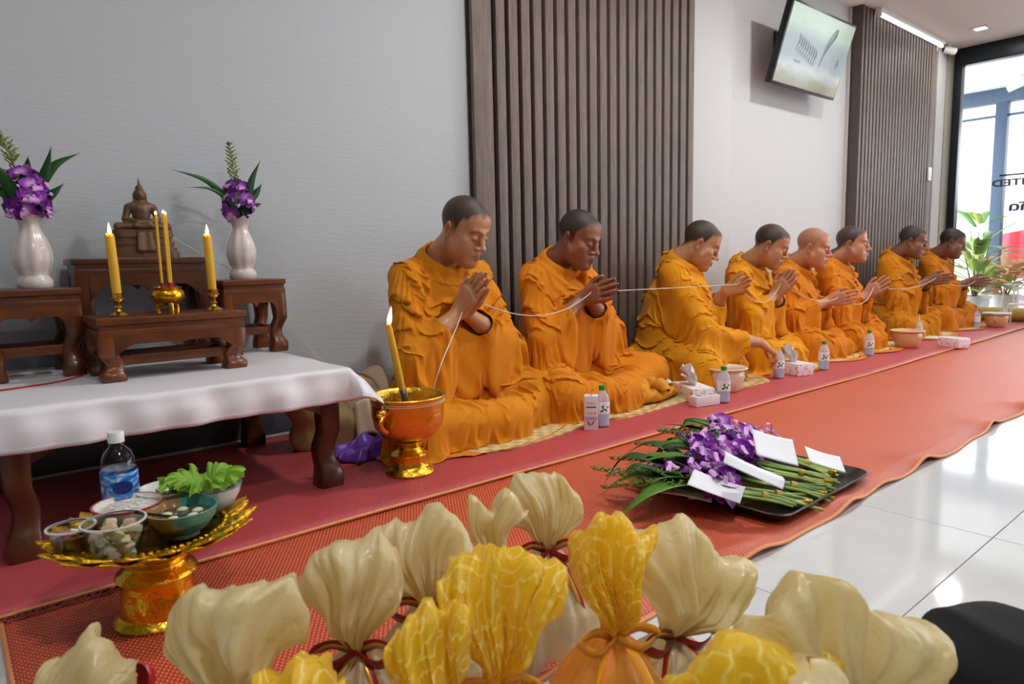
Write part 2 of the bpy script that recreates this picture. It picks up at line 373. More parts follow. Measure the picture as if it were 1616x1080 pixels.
    g = MB()   # brush-like writing and a long stroke shown on the screen
    random.seed(4)
    for i in range(9):
        x = -.27+i*.034; z = .02-.008*i
        g.tube([(x, -.0258, z+.07), (x+.012, -.0258, z+.02), (x-.004, -.0258, z-.03), (x+.008, -.0258, z-.055)], [.003, .005, .004, .002], 5, AS, flat=.2)
        g.tube([(x+.012, -.0258, z+.05), (x+.022, -.0258, z+.0)], [.004, .002], 5, AS, flat=.2)
    for i in range(5): g.tube([(-.27+i*.02, -.0258, -.095), (-.262+i*.02, -.0258, -.085), (-.258+i*.02, -.0258, -.105)], .0022, 5, AS, flat=.2)
    g.build('screen_writing', INK, tv)
    g = MB(); g.tube([(.22, -.0262, .2), (.20, -.0262, .13), (.15, -.0262, .06), (.11, -.0262, -.02), (.09, -.0262, -.09)], [.012, .03, .018, .007, .003], 8, AS, flat=.06)
    g.build('screen_stroke', INK2, tv)
    g = MB(); g.tube([(.35, -.026, .01), (.352, -.026, -.03), (.345, -.026, -.06)], [.006, .016, .003], 8, AS, flat=.1); g.build('screen_mark', INK, tv)
    br = MB(); br.box((0, .055, .02), (.3, .01, .22)); br.box((-.1, .04, .02), (.03, .09, .03)); br.box((.1, .04, .02), (.03, .09, .03)); br.box((0, .115, .02), (.34, .012, .26)); br.box((-.1, .09, .02), (.03, .06, .03)); br.box((.1, .09, .02), (.03, .06, .03))
    br.tube([(0, .06, .2), (.02, .1, .33), (.02, .118, .41)], .006, 6)
    br.build('wall_bracket', BL, tv, smooth=False)
build_fittings()
# ================================================================== MATS ON THE FLOOR
def woven_mat(name, base, dot, pitch, line=None):
    m = bpy.data.materials.new(name); m.use_nodes = True; nt = m.node_tree; b = nt.nodes['Principled BSDF']
    tc = nt.nodes.new('ShaderNodeTexCoord'); sp = nt.nodes.new('ShaderNodeSeparateXYZ'); nt.links.new(tc.outputs['Object'], sp.inputs[0])
    def mth(op, a, bb=None, c=None):
        n = nt.nodes.new('ShaderNodeMath'); n.operation = op
        for i, v in enumerate((a, bb, c)):
            if v is None: continue
            if isinstance(v, (int, float)): n.inputs[i].default_value = v
            else: nt.links.new(v, n.inputs[i])
        return n.outputs[0]
    k = 2*PI/pitch
    sx = mth('SINE', mth('MULTIPLY', sp.outputs[0], k)); sy = mth('SINE', mth('MULTIPLY', sp.outputs[1], k*.62))
    pr = mth('MULTIPLY', sx, sy); mask = mth('SMOOTH_MAX', mth('MULTIPLY', mth('SUBTRACT', pr, .40), 2.4), 0., .2)
    n = nt.nodes.new('ShaderNodeTexNoise'); n.inputs['Scale'].default_value = 3.5; n.inputs['Detail'].default_value = 6; nt.links.new(tc.outputs['Object'], n.inputs['Vector'])
    v = nt.nodes.new('ShaderNodeMix'); v.data_type = 'RGBA'; v.inputs[6].default_value = (*[c*.86 for c in base], 1); v.inputs[7].default_value = (*[min(1, c*1.12) for c in base], 1)
    nt.links.new(n.outputs['Fac'], v.inputs[0])
    mx = nt.nodes.new('ShaderNodeMix'); mx.data_type = 'RGBA'; nt.links.new(mask, mx.inputs[0]); mx.clamp_factor = True
    nt.links.new(v.outputs[2], mx.inputs[6]); mx.inputs[7].default_value = (*dot, 1)
    nt.links.new(mx.outputs[2], b.inputs['Base Color']); b.inputs['Roughness'].default_value = .46; b.inputs['Specular IOR Level'].default_value = .6; b.inputs['Coat Weight'].default_value = .16; b.inputs['Coat Roughness'].default_value = .35
    bp = nt.nodes.new('ShaderNodeBump'); bp.inputs['Strength'].default_value = .5; bp.inputs['Distance'].default_value = .002
    nt.links.new(pr, bp.inputs['Height']); nt.links.new(bp.outputs[0], b.inputs['Normal'])
    return m
ORANGE = woven_mat('orange_woven_plastic', rgb(194, 64, 42), rgb(234, 170, 104), .0090)
REDM = woven_mat('red_woven_mat', rgb(190, 68, 74), rgb(200, 92, 94), .006)
PIPING = mat('peach_piping', rgb(226, 150, 98), .6)
def build_mats():
    random.seed(3)
    bumps = [(1.30, .016), (1.72, .02), (1.95, .010), (2.25, .022), (2.9, .022), (3.35, .03), (4.3, .02)]
    def edge(x): return .737+.006*math.sin(7*x)+.004*math.sin(17*x+1)
    def lift(x, v): return sum(a*math.exp(-((x-c)/.07)**2) for c, a in bumps)*max(0, 1-v/.16)**2
    def om(u, v, dz=0):
        x = .035+u*7.25; vv = v*(1.545-.737); y = edge(x)*(1-v)+1.545*v
        return (x, y, .0045+dz+lift(x, vv))
    om_t = MB().grid(lambda u, v: om(u, v), 420, 14)
    o = om_t.build('floor_mat', ORANGE, smooth=True, angle=180, solid=.004); tag(o, 'long orange woven mat with dotted weave laid along the white tiles', 'mat')
    p = MB().tube([(lambda q: (q[0], q[1]-.003, q[2]))(om(i/400, 0)) for i in range(401)], .0045, 6); p.build('piping', PIPING, o)
    p = MB().tube([om(0, i/20) for i in range(21)], .0045, 6); p.build('piping', PIPING, o)
    def rm(u, v):
        x = -.55+u*7.85; y = 1.512+.004*math.sin(3*x)+(.06*(x-4)/3.3 if x > 4 else 0)*(1-v) ; y = y*(1-v)+2.462*v
        return (x, y, .0125+.0012*math.sin(9*x+5*v)*math.sin(3*x))
    o = MB().grid(rm, 300, 20).build('floor_mat', REDM, angle=180, solid=.004); tag(o, 'red woven mat running along the wall under the seated monks', 'mat')
    MB().tube([(lambda q: (q[0], q[1], q[2]))(rm(i/300, 0)) for i in range(301)], .0045, 6).build('piping', PIPING, o)
    fr = MB(); random.seed(8)
    for i in range(60):   # frayed end by the offering stand
        x = .0+random.random()*.35; fr.tube([(x, 1.513, .012), (x+random.uniform(-.02, .02), 1.500, .011), (x+random.uniform(-.03, .03), 1.490, .008)], .0012, 4)
    fr.build('frayed_threads', mat('frayed_thread', rgb(150, 70, 62), .8), o, kind='stuff')
build_mats()

# ================================================================== SIGNED-DISTANCE MODELLING (bodies, robes, statue)
def cap(a, b, ra, rb, k=.02): return ('c', np.array(a, np.float32), np.array(b, np.float32), ra, rb, k)
def ell(c, r, k=.02, R=None): return ('e', np.array(c, np.float32), np.array(r, np.float32), None if R is None else np.array(R, np.float32), 0, k)
def sub(op): return op+('sub',)
def xf(ops, M):
    """move ops by a Matrix (rotation + translation, uniform scale)"""
    sc = M.to_scale()[0]; R = np.array(M.to_3x3(), np.float32)/sc; t = np.array(M.translation, np.float32); out = []
    for o in ops:
        if o[0] == 'c': n = ('c', (R@o[1])*sc+t, (R@o[2])*sc+t, o[3]*sc, o[4]*sc, o[5]*sc)
        else:
            R0 = np.eye(3, dtype=np.float32) if o[3] is None else o[3]
            n = ('e', (R@o[1])*sc+t, o[2]*sc, R@R0, 0, o[5]*sc)
        out.append(n+o[6:])
    return out
def sdf_blocks(ops, P, ctr, hd):
    """P (nb,n,3) points in blocks with centres ctr and half diagonals hd"""
    d = np.full(P.shape[:2], .09, np.float32); mg = .07
    for o in ops:
        k = o[5]
        if o[0] == 'c':
            a, b, ra, rb = o[1:5]; ba = b-a; l2 = float(ba@ba)+1e-12
            t = np.clip(((ctr-a)@ba)/l2, 0, 1); dist = np.linalg.norm(ctr-a-t[:, None]*ba, axis=1)-max(ra, rb)
        else: dist = np.linalg.norm(ctr-o[1], axis=1)-o[2].max()
        idx = np.nonzero(dist < hd+mg)[0]
        if not len(idx): continue
        p = P[idx]
        if o[0] == 'c':
            pa = p-a; t = np.clip((pa@ba)/l2, 0, 1); q = pa-t[..., None]*ba
            e = np.sqrt(np.einsum('ijk,ijk->ij', q, q))-(ra+(rb-ra)*t)
        else:
            q = p-o[1]
            if o[3] is not None: q = q@o[3]
            q1 = q/o[2]; k0 = np.sqrt(np.einsum('ijk,ijk->ij', q1, q1)); q2 = q1/o[2]; k1 = np.sqrt(np.einsum('ijk,ijk->ij', q2, q2))+1e-6
            e = k0*(k0-1)/k1
        D = d[idx]
        if len(o) > 6:   # smooth subtraction
            e = -e; h = np.maximum(k-np.abs(D-e), 0)/k; d[idx] = np.maximum(D, e)+h*h*k*.25
        else:
            h = np.maximum(k-np.abs(D-e), 0)/k; d[idx] = np.minimum(D, e)-h*h*k*.25
    return d
def sdf_mesh(ops, lo, hi, h, floor=None, smooth=1):
    """surface nets over a sparse grid; returns vertices, quads"""
    lo = np.array(lo, np.float32); hi = np.array(hi, np.float32); B = 8
    nb = np.ceil((hi-lo)/(h*B)).astype(int)
    ii = np.stack(np.meshgrid(*[np.arange(n) for n in nb], indexing='ij'), -1).reshape(-1, 3)
    ctr = lo+(ii*B+(B-1)/2)*h; ctr = ctr.astype(np.float32); hd = h*B*.5*1.7321
    dc = sdf_blocks(ops, ctr[:, None, :], ctr, np.float32(hd))[:, 0]
    if floor is not None: dc = np.maximum(dc, floor-ctr[:, 2])
    act = np.nonzero(np.abs(dc) < hd*1.25+.004)[0]
    off = np.stack(np.meshgrid(*[np.arange(B)]*3, indexing='ij'), -1).reshape(-1, 3)*h
    D = np.repeat(dc[:, None], B**3, 1).astype(np.float32)
    for c0 in range(0, len(act), 1500):
        a = act[c0:c0+1500]
        P = (lo+ii[a]*B*h)[:, None, :]+off[None]
        d = sdf_blocks(ops, P.astype(np.float32), ctr[a], np.float32(hd))
        if floor is not None: d = np.maximum(d, floor-P[..., 2])
        D[a] = d
    D = D.reshape(*nb, B, B, B).transpose(0, 3, 1, 4, 2, 5).reshape(*(nb*B))
    S_ = (D < 0); N = np.array(D.shape)
    cnt = np.zeros(N-1, np.uint8)
    for dx in (0, 1):
        for dy in (0, 1):
            for dz in (0, 1): cnt += S_[dx:N[0]-1+dx, dy:N[1]-1+dy, dz:N[2]-1+dz]
    fl = np.nonzero(((cnt > 0) & (cnt < 8)).ravel())[0]
    ci = np.stack(np.unravel_index(fl, N-1), -1)
    cs = [(a, b, c) for a in (0, 1) for b in (0, 1) for c in (0, 1)]
    val = {c: D[ci[:, 0]+c[0], ci[:, 1]+c[1], ci[:, 2]+c[2]] for c in cs}
    acc = np.zeros((len(fl), 3)); w_ = np.zeros(len(fl))
    for i in range(8):
        for j in range(i+1, 8):
            a, b = cs[i], cs[j]
            if sum(abs(x-y) for x, y in zip(a, b)) != 1: continue
            va, vb = val[a], val[b]; m = (va < 0) != (vb < 0)
            t = np.where(m, va/np.where(m, va-vb, 1), 0)
            acc += np.where(m[:, None], np.array(a)+t[:, None]*(np.array(b)-np.array(a)), 0); w_ += m
    V = lo+(ci+acc/w_[:, None])*h
    M1 = N-1; Q = []
    for ax in range(3):
        u, v = (ax+1) % 3, (ax+2) % 3
        sl0 = [slice(None)]*3; sl1 = [slice(None)]*3; sl0[ax] = slice(0, N[ax]-1); sl1[ax] = slice(1, N[ax])
        A_, B_ = S_[tuple(sl0)], S_[tuple(sl1)]; e = np.stack(np.nonzero(A_ != B_), -1)
        e = e[(e[:, u] > 0) & (e[:, v] > 0) & (e[:, u] < M1[u]) & (e[:, v] < M1[v])]
        s = S_[e[:, 0], e[:, 1], e[:, 2]]
        def cid(du, dv):
            q = e.copy(); q[:, u] -= du; q[:, v] -= dv
            return np.searchsorted(fl, np.ravel_multi_index(q.T, M1))
        q = np.stack([cid(0, 0), cid(1, 0), cid(1, 1), cid(0, 1)], -1)
        q[~s] = q[~s][:, ::-1]; Q.append(q)
    Q = np.concatenate(Q)
    for _ in range(smooth): V = V+.5*(lap(V, Q)-V)
    return V, Q
def lap(V, Q):
    A = np.zeros_like(V); n = np.zeros(len(V))
    for a, b in ((0, 1), (1, 2), (2, 3), (3, 0)):
        for i, j in ((a, b), (b, a)):
            for c in range(3): A[:, c] += np.bincount(Q[:, i], V[Q[:, j], c], len(V))
            n += np.bincount(Q[:, i], minlength=len(V))
    return A/np.maximum(n, 1)[:, None]
def vnormals(V, Q):
    n = np.cross(V[Q[:, 2]]-V[Q[:, 0]], V[Q[:, 3]]-V[Q[:, 1]]); N = np.zeros_like(V)
    for i in range(4):
        for c in range(3): N[:, c] += np.bincount(Q[:, i], n[:, c], len(V))
    return N/(np.linalg.norm(N, axis=1, keepdims=True)+1e-12)
def quad_object(name, V, Q, m, parent=None, attr=None, attrname='tone'):
    me = bpy.data.meshes.new(name); nq = Q.shape[1]
    me.vertices.add(len(V)); me.vertices.foreach_set('co', np.ascontiguousarray(V, np.float32).ravel())
    me.loops.add(len(Q)*nq); me.loops.foreach_set('vertex_index', np.ascontiguousarray(Q, np.int32).ravel())
    me.polygons.add(len(Q)); me.polygons.foreach_set('loop_start', np.arange(len(Q), dtype=np.int32)*nq)
    me.polygons.foreach_set('use_smooth', np.ones(len(Q), bool))
    me.update(calc_edges=True); me.materials.append(m)
    if attr is not None:
        a = me.attributes.new(attrname, 'FLOAT_COLOR', 'POINT'); c = np.ones((len(V), 4), np.float32); c[:, :3] = attr; a.data.foreach_set('color', c.ravel())
    o = bpy.data.objects.new(name, me); COL.objects.link(o)
    if parent is not None: o.parent = parent
    return o
def snoise(P, sc, seed, n=7):
    """smooth pseudo-noise in about -1..1: a sum of sines along random directions"""
    r = np.random.RandomState(seed); out = np.zeros(len(P))
    for i in range(n):
        k = r.normal(size=3); k /= np.linalg.norm(k); f = sc*(.6+r.rand()*1.0)
        out += np.sin(P@k*f*2*PI+r.rand()*6.28)
    return out/math.sqrt(n)*.9
def seg_dist(P, a, b):
    a = np.array(a, float); b = np.array(b, float); ba = b-a; t = np.clip((P-a)@ba/(ba@ba), 0, 1); return np.linalg.norm(P-a-t[:, None]*ba, axis=1)

# ------------------------------------------------------------------ a small cloth solver for the robes
def edges_of(Q):
    E = np.concatenate([Q[:, [0, 1]], Q[:, [1, 2]], Q[:, [2, 3]], Q[:, [3, 0]]]); E = np.sort(E, 1)
    return np.unique(E, axis=0)
def color_edges(E, n, rng):
    """split constraints into sets that share no vertex"""
    out = []; left = np.arange(len(E))
    while len(left) > 0 and len(out) < 40:
        pool = left.copy(); take = []
        for _ in range(3):
            if not len(pool): break
            pr = rng.rand(len(pool)); best = np.full(n, 2.)
            np.minimum.at(best, E[pool, 0], pr); np.minimum.at(best, E[pool, 1], pr)
            ok = (best[E[pool, 0]] == pr) & (best[E[pool, 1]] == pr); sel = pool[ok]; take.append(sel)
            usedv = np.zeros(n, bool); usedv[E[sel].ravel()] = True
            pool = pool[~ok]; pool = pool[~(usedv[E[pool, 0]] | usedv[E[pool, 1]])]
        take = np.concatenate(take); out.append(take); m = np.ones(len(E), bool); m[take] = False; left = left[m[left]]
    return out
def cloth(V, Q, colops, pin, excess, fold, floor=.003, steps=36, iters=5, grav=9.8, lo=None, hi=None, seed=1, bend=.35, thick=.003, fric=.8, V1=None):
    """drape the closed sheet V,Q: edges get extra rest length across the wanted folds, then it sags on to the body colops"""
    rng = np.random.RandomState(seed); n = len(V)
    # collision field on a regular grid
    h = .012; lo = np.array(lo); nd = np.ceil((np.array(hi)-lo)/h).astype(int)+1
    g = np.stack(np.meshgrid(*[np.arange(k) for k in nd], indexing='ij'), -1).reshape(-1, 8*0+3) if False else None
    ax = [lo[i]+np.arange(nd[i])*h for i in range(3)]
    F = np.empty(nd, np.float32)
    for i in range(nd[0]):
        yy, zz = np.meshgrid(ax[1], ax[2], indexing='ij'); P = np.stack([np.full_like(yy, ax[0][i]), yy, zz], -1).astype(np.float32)
        F[i] = sdf_blocks(colops, P.reshape(nd[1], nd[2], 3), np.stack([np.full(nd[1], ax[0][i]), ax[1], np.full(nd[1], ax[2].mean())], -1).astype(np.float32), np.float32(nd[2]*h*.5))
    G = np.stack(np.gradient(F, h), -1).astype(np.float32)
    E = edges_of(Q); D = np.concatenate([Q[:, [0, 2]], Q[:, [1, 3]]])
    # bending pairs: across each vertex along grid lines
    nbr = {}
    q = Q; he = {}
    pairs = []
    for a, b, c, d in ((0, 1, 2, 3), (1, 2, 3, 0), (2, 3, 0, 1), (3, 0, 1, 2)):
        pairs.append(np.stack([q[:, a], q[:, b], q[:, d]], 1))
    # opposite vertices of the two quads sharing an edge
    key = np.concatenate([np.sort(Q[:, [0, 1]], 1), np.sort(Q[:, [1, 2]], 1), np.sort(Q[:, [2, 3]], 1), np.sort(Q[:, [3, 0]], 1)])
    opp0 = np.concatenate([Q[:, [3, 2]], Q[:, [0, 3]], Q[:, [1, 0]], Q[:, [2, 1]]]); first = np.concatenate([Q[:, 0], Q[:, 1], Q[:, 2], Q[:, 3]])
    code = key[:, 0].astype(np.int64)*n+key[:, 1]; o = np.argsort(code, kind='stable'); cs = code[o]; same = np.nonzero(cs[:-1] == cs[1:])[0]
    i, j = o[same], o[same+1]
    flip = first[i] != first[j]; oj = np.where(flip[:, None], opp0[j][:, ::-1], opp0[j])
    Bp = np.concatenate([np.stack([opp0[i][:, 0], oj[:, 0]], 1), np.stack([opp0[i][:, 1], oj[:, 1]], 1)]); Bp = np.unique(np.sort(Bp, 1), axis=0); Bp = Bp[Bp[:, 0] != Bp[:, 1]]
    VR = V if V1 is None else V1
    def rest(C, s=1.):
        d = VR[C[:, 1]]-VR[C[:, 0]]; L = np.linalg.norm(d, axis=1)+1e-9; m = (fold[C[:, 0]]+fold[C[:, 1]])*.5
        m /= np.linalg.norm(m, axis=1, keepdims=True)+1e-9
        c = np.abs((d*m).sum(1))/L; ex = (excess[C[:, 0]]+excess[C[:, 1]])*.5
        return L*(1+s*ex*(.15+.85*c*c))
    sets = []
    for C, L, k in ((E, rest(E), 1.), (D, rest(D), .6), (Bp, rest(Bp, .85), bend)):
        for s in color_edges(C, n, rng): sets.append((C[s, 0], C[s, 1], L[s], k*.5))
    X = (V if V1 is None else V1).copy()+rng.normal(size=V.shape)*.0006; Xs = X.copy(); Vel = np.zeros_like(V); dt = 1/50; w_ = np.where(pin, 0., 1.)
    wa = w_[:, None]
    for st in range(steps):
        Xp = X.copy(); Vel[:, 2] -= grav*dt; Vel *= .94; X = X+Vel*dt*wa
        for it in range(iters):
            for a, b, L, k in sets:
                d = X[b]-X[a]; l = np.sqrt((d*d).sum(1))+1e-9
                g_ = (k*(l-L)/l)[:, None]*d
                X[a] += g_*wa[a]; X[b] -= g_*wa[b]
            if it % 2 == 1 or it == iters-1:
                f = (X-lo)/h; i0 = np.clip(np.round(f).astype(int), 0, nd-1)
                gg = G[i0[:, 0], i0[:, 1], i0[:, 2]]; dd = F[i0[:, 0], i0[:, 1], i0[:, 2]]+((X-(lo+i0*h))*gg).sum(1)-thick
                pen = np.clip(-dd, 0, .03); X = X+gg*pen[:, None]*wa
                ct = (dd < .004)[:, None]; X = np.where(ct, Xp+(X-Xp)*(1-fric)+gg*((X-Xp)*gg).sum(1, keepdims=True)*fric, X)
                X[:, 2] = np.maximum(X[:, 2], floor)
        Vel = (X-Xp)/dt
        sp = np.linalg.norm(Vel, axis=1, keepdims=True); Vel *= np.minimum(1, 1.2/(sp+1e-9))
    return X
# ================================================================== THE MONKS
def head_ops(jaw=1., cheek=1.):
    o = [ell((0, -.014, .046), (.074, .094, .084), .02), ell((0, .020, -.030), (.064, .068, .085), .03),
         ell((0, .060, .052), (.060, .030, .045), .03)]
    for s in (-1, 1):
        o += [cap((s*.056, -.004, -.058), (s*.018*jaw, .066, -.104), .020*jaw, .020, .03),
              ell((s*.046*cheek, .058, -.022), (.022, .022, .020), .025), ell((s*.040*cheek, .050, -.058), (.024, .026, .03), .03),
              cap((s*.012, .087, .022), (s*.044, .074, .026), .0095, .0085, .02)]
    o += [ell((0, .078, -.105), (.023, .019, .019), .025), ell((0, .074, -.068), (.032, .0275, .024), .018)]
    for s in (-1, 1): o += [sub(ell((s*.031, .102, .000), (.019, .016, .012), .018))]
    o += [cap((0, .088, .016), (0, .110, -.028), .0085, .0115, .014), ell((0, .1165, -.034), (.0120, .0105, .0105), .008)]
    for s in (-1, 1):
        o += [ell((s*.0145, .099, -.038), (.0095, .012, .0085), .008), ell((s*.031, .079, .000), (.0165, .0150, .0125), .005)]
        o += [cap((0, .1005, -.0655), (s*.022, .089, -.069), .0062, .0035, .005), cap((0, .0990, -.077), (s*.019, .088, -.074), .0072, .004, .006)]
        o += [sub(cap((0, .1085, -.0712), (s*.024, .094, -.0715), .0016, .0012, .003)), sub(ell((s*.007, .108, -.0455), (.0042, .0055, .003), .003))]
        R = np.array(Euler((math.radians(-8), math.radians(s*8), math.radians(-s*32))).to_matrix())
        o += [ell((s*.0800, -.014, -.004), (.0085, .021, .036), .006, R), cap((s*.080, -.008, -.03), (s*.076, -.003, -.047), .0088, .007, .008),
              sub(ell((s*.088, -.008, -.004), (.0065, .010, .018), .006, R))]
    return o
def hand_ops(curl=(.12, .15, .1), spread=.04, thumb=0., side=1):
    """wrist frame: z along the fingers, x towards the thumb, y towards the palm side; right hand for side=1"""
    o = []
    L = (.070, .079, .073, .057); kz = (.088, .092, .087, .078)
    for i in range(4):
        kx = .030-.0205*i; wx = .016-.0105*i
        o.append(cap((wx, -.012, .0), (kx, -.012, kz[i]), .0145, .0118, .016))
        p = Vector((kx, -.011, kz[i])); an = 0.; sx = spread*(1.5-i)
        for j, (f, r0, r1) in enumerate(((.45, .0092, .0085), (.30, .0084, .0078), (.25, .0077, .0064))):
            an += curl[j]*(1+.12*i); dd = Vector((math.sin(sx)*math.cos(an), math.sin(an), math.cos(sx)*math.cos(an)))
            q = p+dd*L[i]*f; o.append(cap(p, q, r0, r1, .0035)); p = q
    o += [cap((.016, -.008, .015), (.043, -.002, .052), .0150, .0112, .016)]
    a = Vector((.043, -.002, .052)); b = a+Vector((.014+.010*thumb, .002+.012*thumb, .030)); c = b+Vector((.001+.004*thumb, .004+.008*thumb, .028))
    o += [cap(a, b, .0108, .0098, .006), cap(b, c, .0098, .0078, .003)]
    return o
def frame(z, x, o):
    """Matrix with z axis along z, x axis near x, origin o"""
    z = Vector(z).normalized(); x = Vector(x); x = (x-z*x.dot(z)).normalized(); y = z.cross(x)
    M = Matrix((x, y, z)).transposed().to_4x4(); M.translation = o; return M
SKINS = {}
def skin_mat(k, col):
    if k not in SKINS: SKINS[k] = mat('skin_%d' % k, col, .40, var=(9, .14), bump=(160, .12), attr='tone', sss=.10, spec=.55)
    return SKINS[k]
def robe_mat(k, col):
    return mat('robe_%d' % k, col, .82, var=(6, .10), bump=(520, .16), sheen=.10, spec=.2)
def monk(k, base, yaw, skin, robe, head=(0, .16, .735), hyaw=0., hpitch=18., hroll=0., sh=.603, lean=.03, hand=(.0, .27, .50), elev=48., gap=.006, curl=(.03, .05, .04), spread=.012,
         knee=(.36, .20, .38, .20), hsc=.93, fat=1., jaw=1., h=.003, label='', reach=None, bald=0., elbow=(.245, .14, .30), feat=None, thumbc=0., tilt=0.):
    t = thing('person', label, 'person', (base[0], base[1], .015), math.radians(180+yaw), 'monks seated along the wall')
    r = np.random.RandomState(100+k)
    HM = T(*head) @ RZ(math.radians(hyaw)) @ RX(math.radians(-hpitch)) @ RY(math.radians(hroll)) @ Matrix.Scale(hsc, 4)
    nb = Vector((0, lean-.02, sh+.03))                                   # base of the neck
    ops = [cap((0, 0, .12), (0, lean*.6, sh-.16), .10, .10, .03), cap((0, lean*.6, sh-.16), (0, lean, sh-.04), .10, .07, .03), cap((-.12, lean, sh-.03), (.12, lean, sh-.03), .05, .05, .03),
           cap(nb, HM @ Vector((0, -.022, -.05)), .056*fat, .056*hsc/.93, .03), cap(HM @ Vector((0, .01, -.07)), HM @ Vector((0, .035, -.085)), .04, .035, .03)]
    for s in (-1, 1):
        ops += [cap((s*.09, .03, .10), (s*knee[0 if s > 0 else 2]*.86, .22, .075), .06, .045, .03), cap((s*knee[0 if s > 0 else 2]*.86, .22, .075), (-s*.02, .30, .05), .045, .035, .02)]
    ho = xf(head_ops(jaw, 1.0 if fat < 1.1 else 1.12), HM)
    # head first so that eye and mouth cuts only touch the head
    ops = ho+ops
    arms = []; hop = []
    hc = Vector(hand); el = math.radians(elev); tl = math.radians(tilt)
    d = Vector((math.sin(tl), math.cos(el)*math.cos(tl), math.sin(el)*math.cos(tl))); th = Vector((0, -math.sin(el), math.cos(el)))
    for s in (1, -1):                                                     # s=1: the monk's right hand (+x)
        if reach is not None and s == reach['s']:
            wr = Vector(reach['wrist']); M = frame(reach['dir'], reach['thumb'], wr)
            hp = hand_ops(reach.get('curl', (.5, .6, .4)), .05, 1.2)
            hp = xf_mirror(hp) if s > 0 else hp
        else:
            wr = hc-d*.075+Vector((s*gap, 0, 0)); M = frame(d, th, wr)
            hp = hand_ops(curl, spread, thumbc)
            if s > 0: hp = xf_mirror(hp)
        hop += xf(hp, M)
        eb = Vector((s*elbow[0], elbow[1], elbow[2])) if not (reach is not None and s == reach['s']) else Vector(reach['elbow'])
        so = Vector((s*.165, lean+.01, sh-.035))
        fd = (M.to_3x3() @ Vector((0, .012*s, 0)))
        arms.append((s, so, eb, wr+fd))
        ops += [cap(so, eb, .046, .038, .02), cap(eb, wr.lerp(eb, .35)+fd*.65, .038*math.sqrt(fat), .034*math.sqrt(fat), .02), cap(wr.lerp(eb, .35)+fd*.65, wr+fd, .034*math.sqrt(fat), .0235, .012)]
    ops += hop
    pts = [o[1] for o in ops]+[o[2] for o in ops if o[0] == 'c']
    lo = np.min(pts, 0)-.13; hi = np.max(pts, 0)+.13; lo[2] = 0.; 
    V, Q = sdf_mesh(ops, lo, hi, h, None, 1)
    # tone: brows, lids, lips, stubble shadow
    Li = HM.inverted(); Lc = V@np.array(Li.to_3x3()).T+np.array(Li.translation); x, y, z = Lc.T; ax = np.abs(x)
    inhead = (np.abs(z) < .15) & (ax < .1) & (np.abs(y) < .14)
    tone = np.ones((len(V), 3))
    def blend(mask, c):
        nonlocal tone; tone = tone*(1-mask[:, None]*(1-np.array(c)))
    front = inhead & (y > .05)
    A = np.stack([ax, y, z], 1)
    db = np.minimum(seg_dist(A, (.012, .099, .021), (.032, .094, .030)), seg_dist(A, (.032, .094, .030), (.052, .078, .024)))
    brow = np.clip(1-db/.009, 0, 1)**.7*front; blend(brow*(.72-.45*bald), (.25, .22, .2))
    lid = np.minimum(seg_dist(A, (.018, .094, -.005), (.031, .096, -.0085)), seg_dist(A, (.031, .096, -.0085), (.045, .086, -.005)))
    blend(np.clip(1-lid/.0042, 0, 1)*front*.8, (.25, .2, .18))
    lip = np.minimum(seg_dist(A, (0, .104, -.066), (.021, .090, -.070)), seg_dist(A, (0, .103, -.077), (.018, .090, -.074)))
    blend(np.clip(1-(lip-.004)/.005, 0, 1)*front*.75, (.74, .48, .46))
    ml = seg_dist(A, (0, .104, -.0715), (.022, .092, -.0715)); blend(np.clip(1-ml/.0035, 0, 1)*front*.7, (.3, .2, .2))
    nos = np.linalg.norm(A-np.array((.007, .110, -.0445)), axis=1); blend(np.clip(1-nos/.005, 0, 1)*front*.7, (.3, .22, .2))
    beard = inhead*np.clip((-.045-z)/.02, 0, 1)*np.clip((y-.0)/.03, 0, 1); blend(beard*.22, (.6, .55, .55))
    skm = skin_mat(k, skin)
    bo = quad_object('body', V, Q, skm, t, tone)
    # cropped hair: a thin cap grown from the scalp
    zl = np.where(y > 0, .030+(.58+.10*bald)*y, .030+.85*y)-.034*np.exp(-((y-.010)/.013)**2)*(ax > .05)+.006*snoise(Lc, 22, k)
    hm = (z-zl)*inhead*((ax < .0735) | (z > .03))
    fm = (hm[Q] > -.004).all(1) & inhead[Q].all(1)
    Qh = Q[fm]; used = np.unique(Qh); mp = np.full(len(V), -1); mp[used] = np.arange(len(used))
    N = vnormals(V, Q); dens = np.clip((hm[used]+.004)/.024, 0, 1)
    Vh = V[used]+N[used]*(.0003+.0014*dens[:, None])
    sk = np.array(skin); hcol = np.array(rgb(38, 34, 33)) if not bald else sk*.55
    c = sk*(1-dens[:, None]*(.93-.40*bald))+hcol*dens[:, None]*(.93-.40*bald)
    quad_object('hair', Vh, mp[Qh], HAIR, t, c)
    # ---------------------------------------------------------------- robe
    f = fat; R_ = []
    R_ += [cap((0, -.01, .10), (0, lean*.6, sh-.22), .168*f, .150*f, .06), ell((0, lean+.012, sh-.145), (.185*f, .128*f, .15), .06),
           cap((-.13, lean, sh-.055), (.13, lean, sh-.055), .068, .068, .05), cap((0, lean-.038, sh+.048), (-.15, lean, sh-.045), .054, .056, .05), cap((0, lean-.038, sh+.048), (.15, lean, sh-.045), .054, .056, .05)]
    if f > 1.1: R_ += [ell((0, .08, .22), (.19*f, .15*f, .17), .06)]
    kr = (knee[0], knee[1]); kl = (knee[2], knee[3])
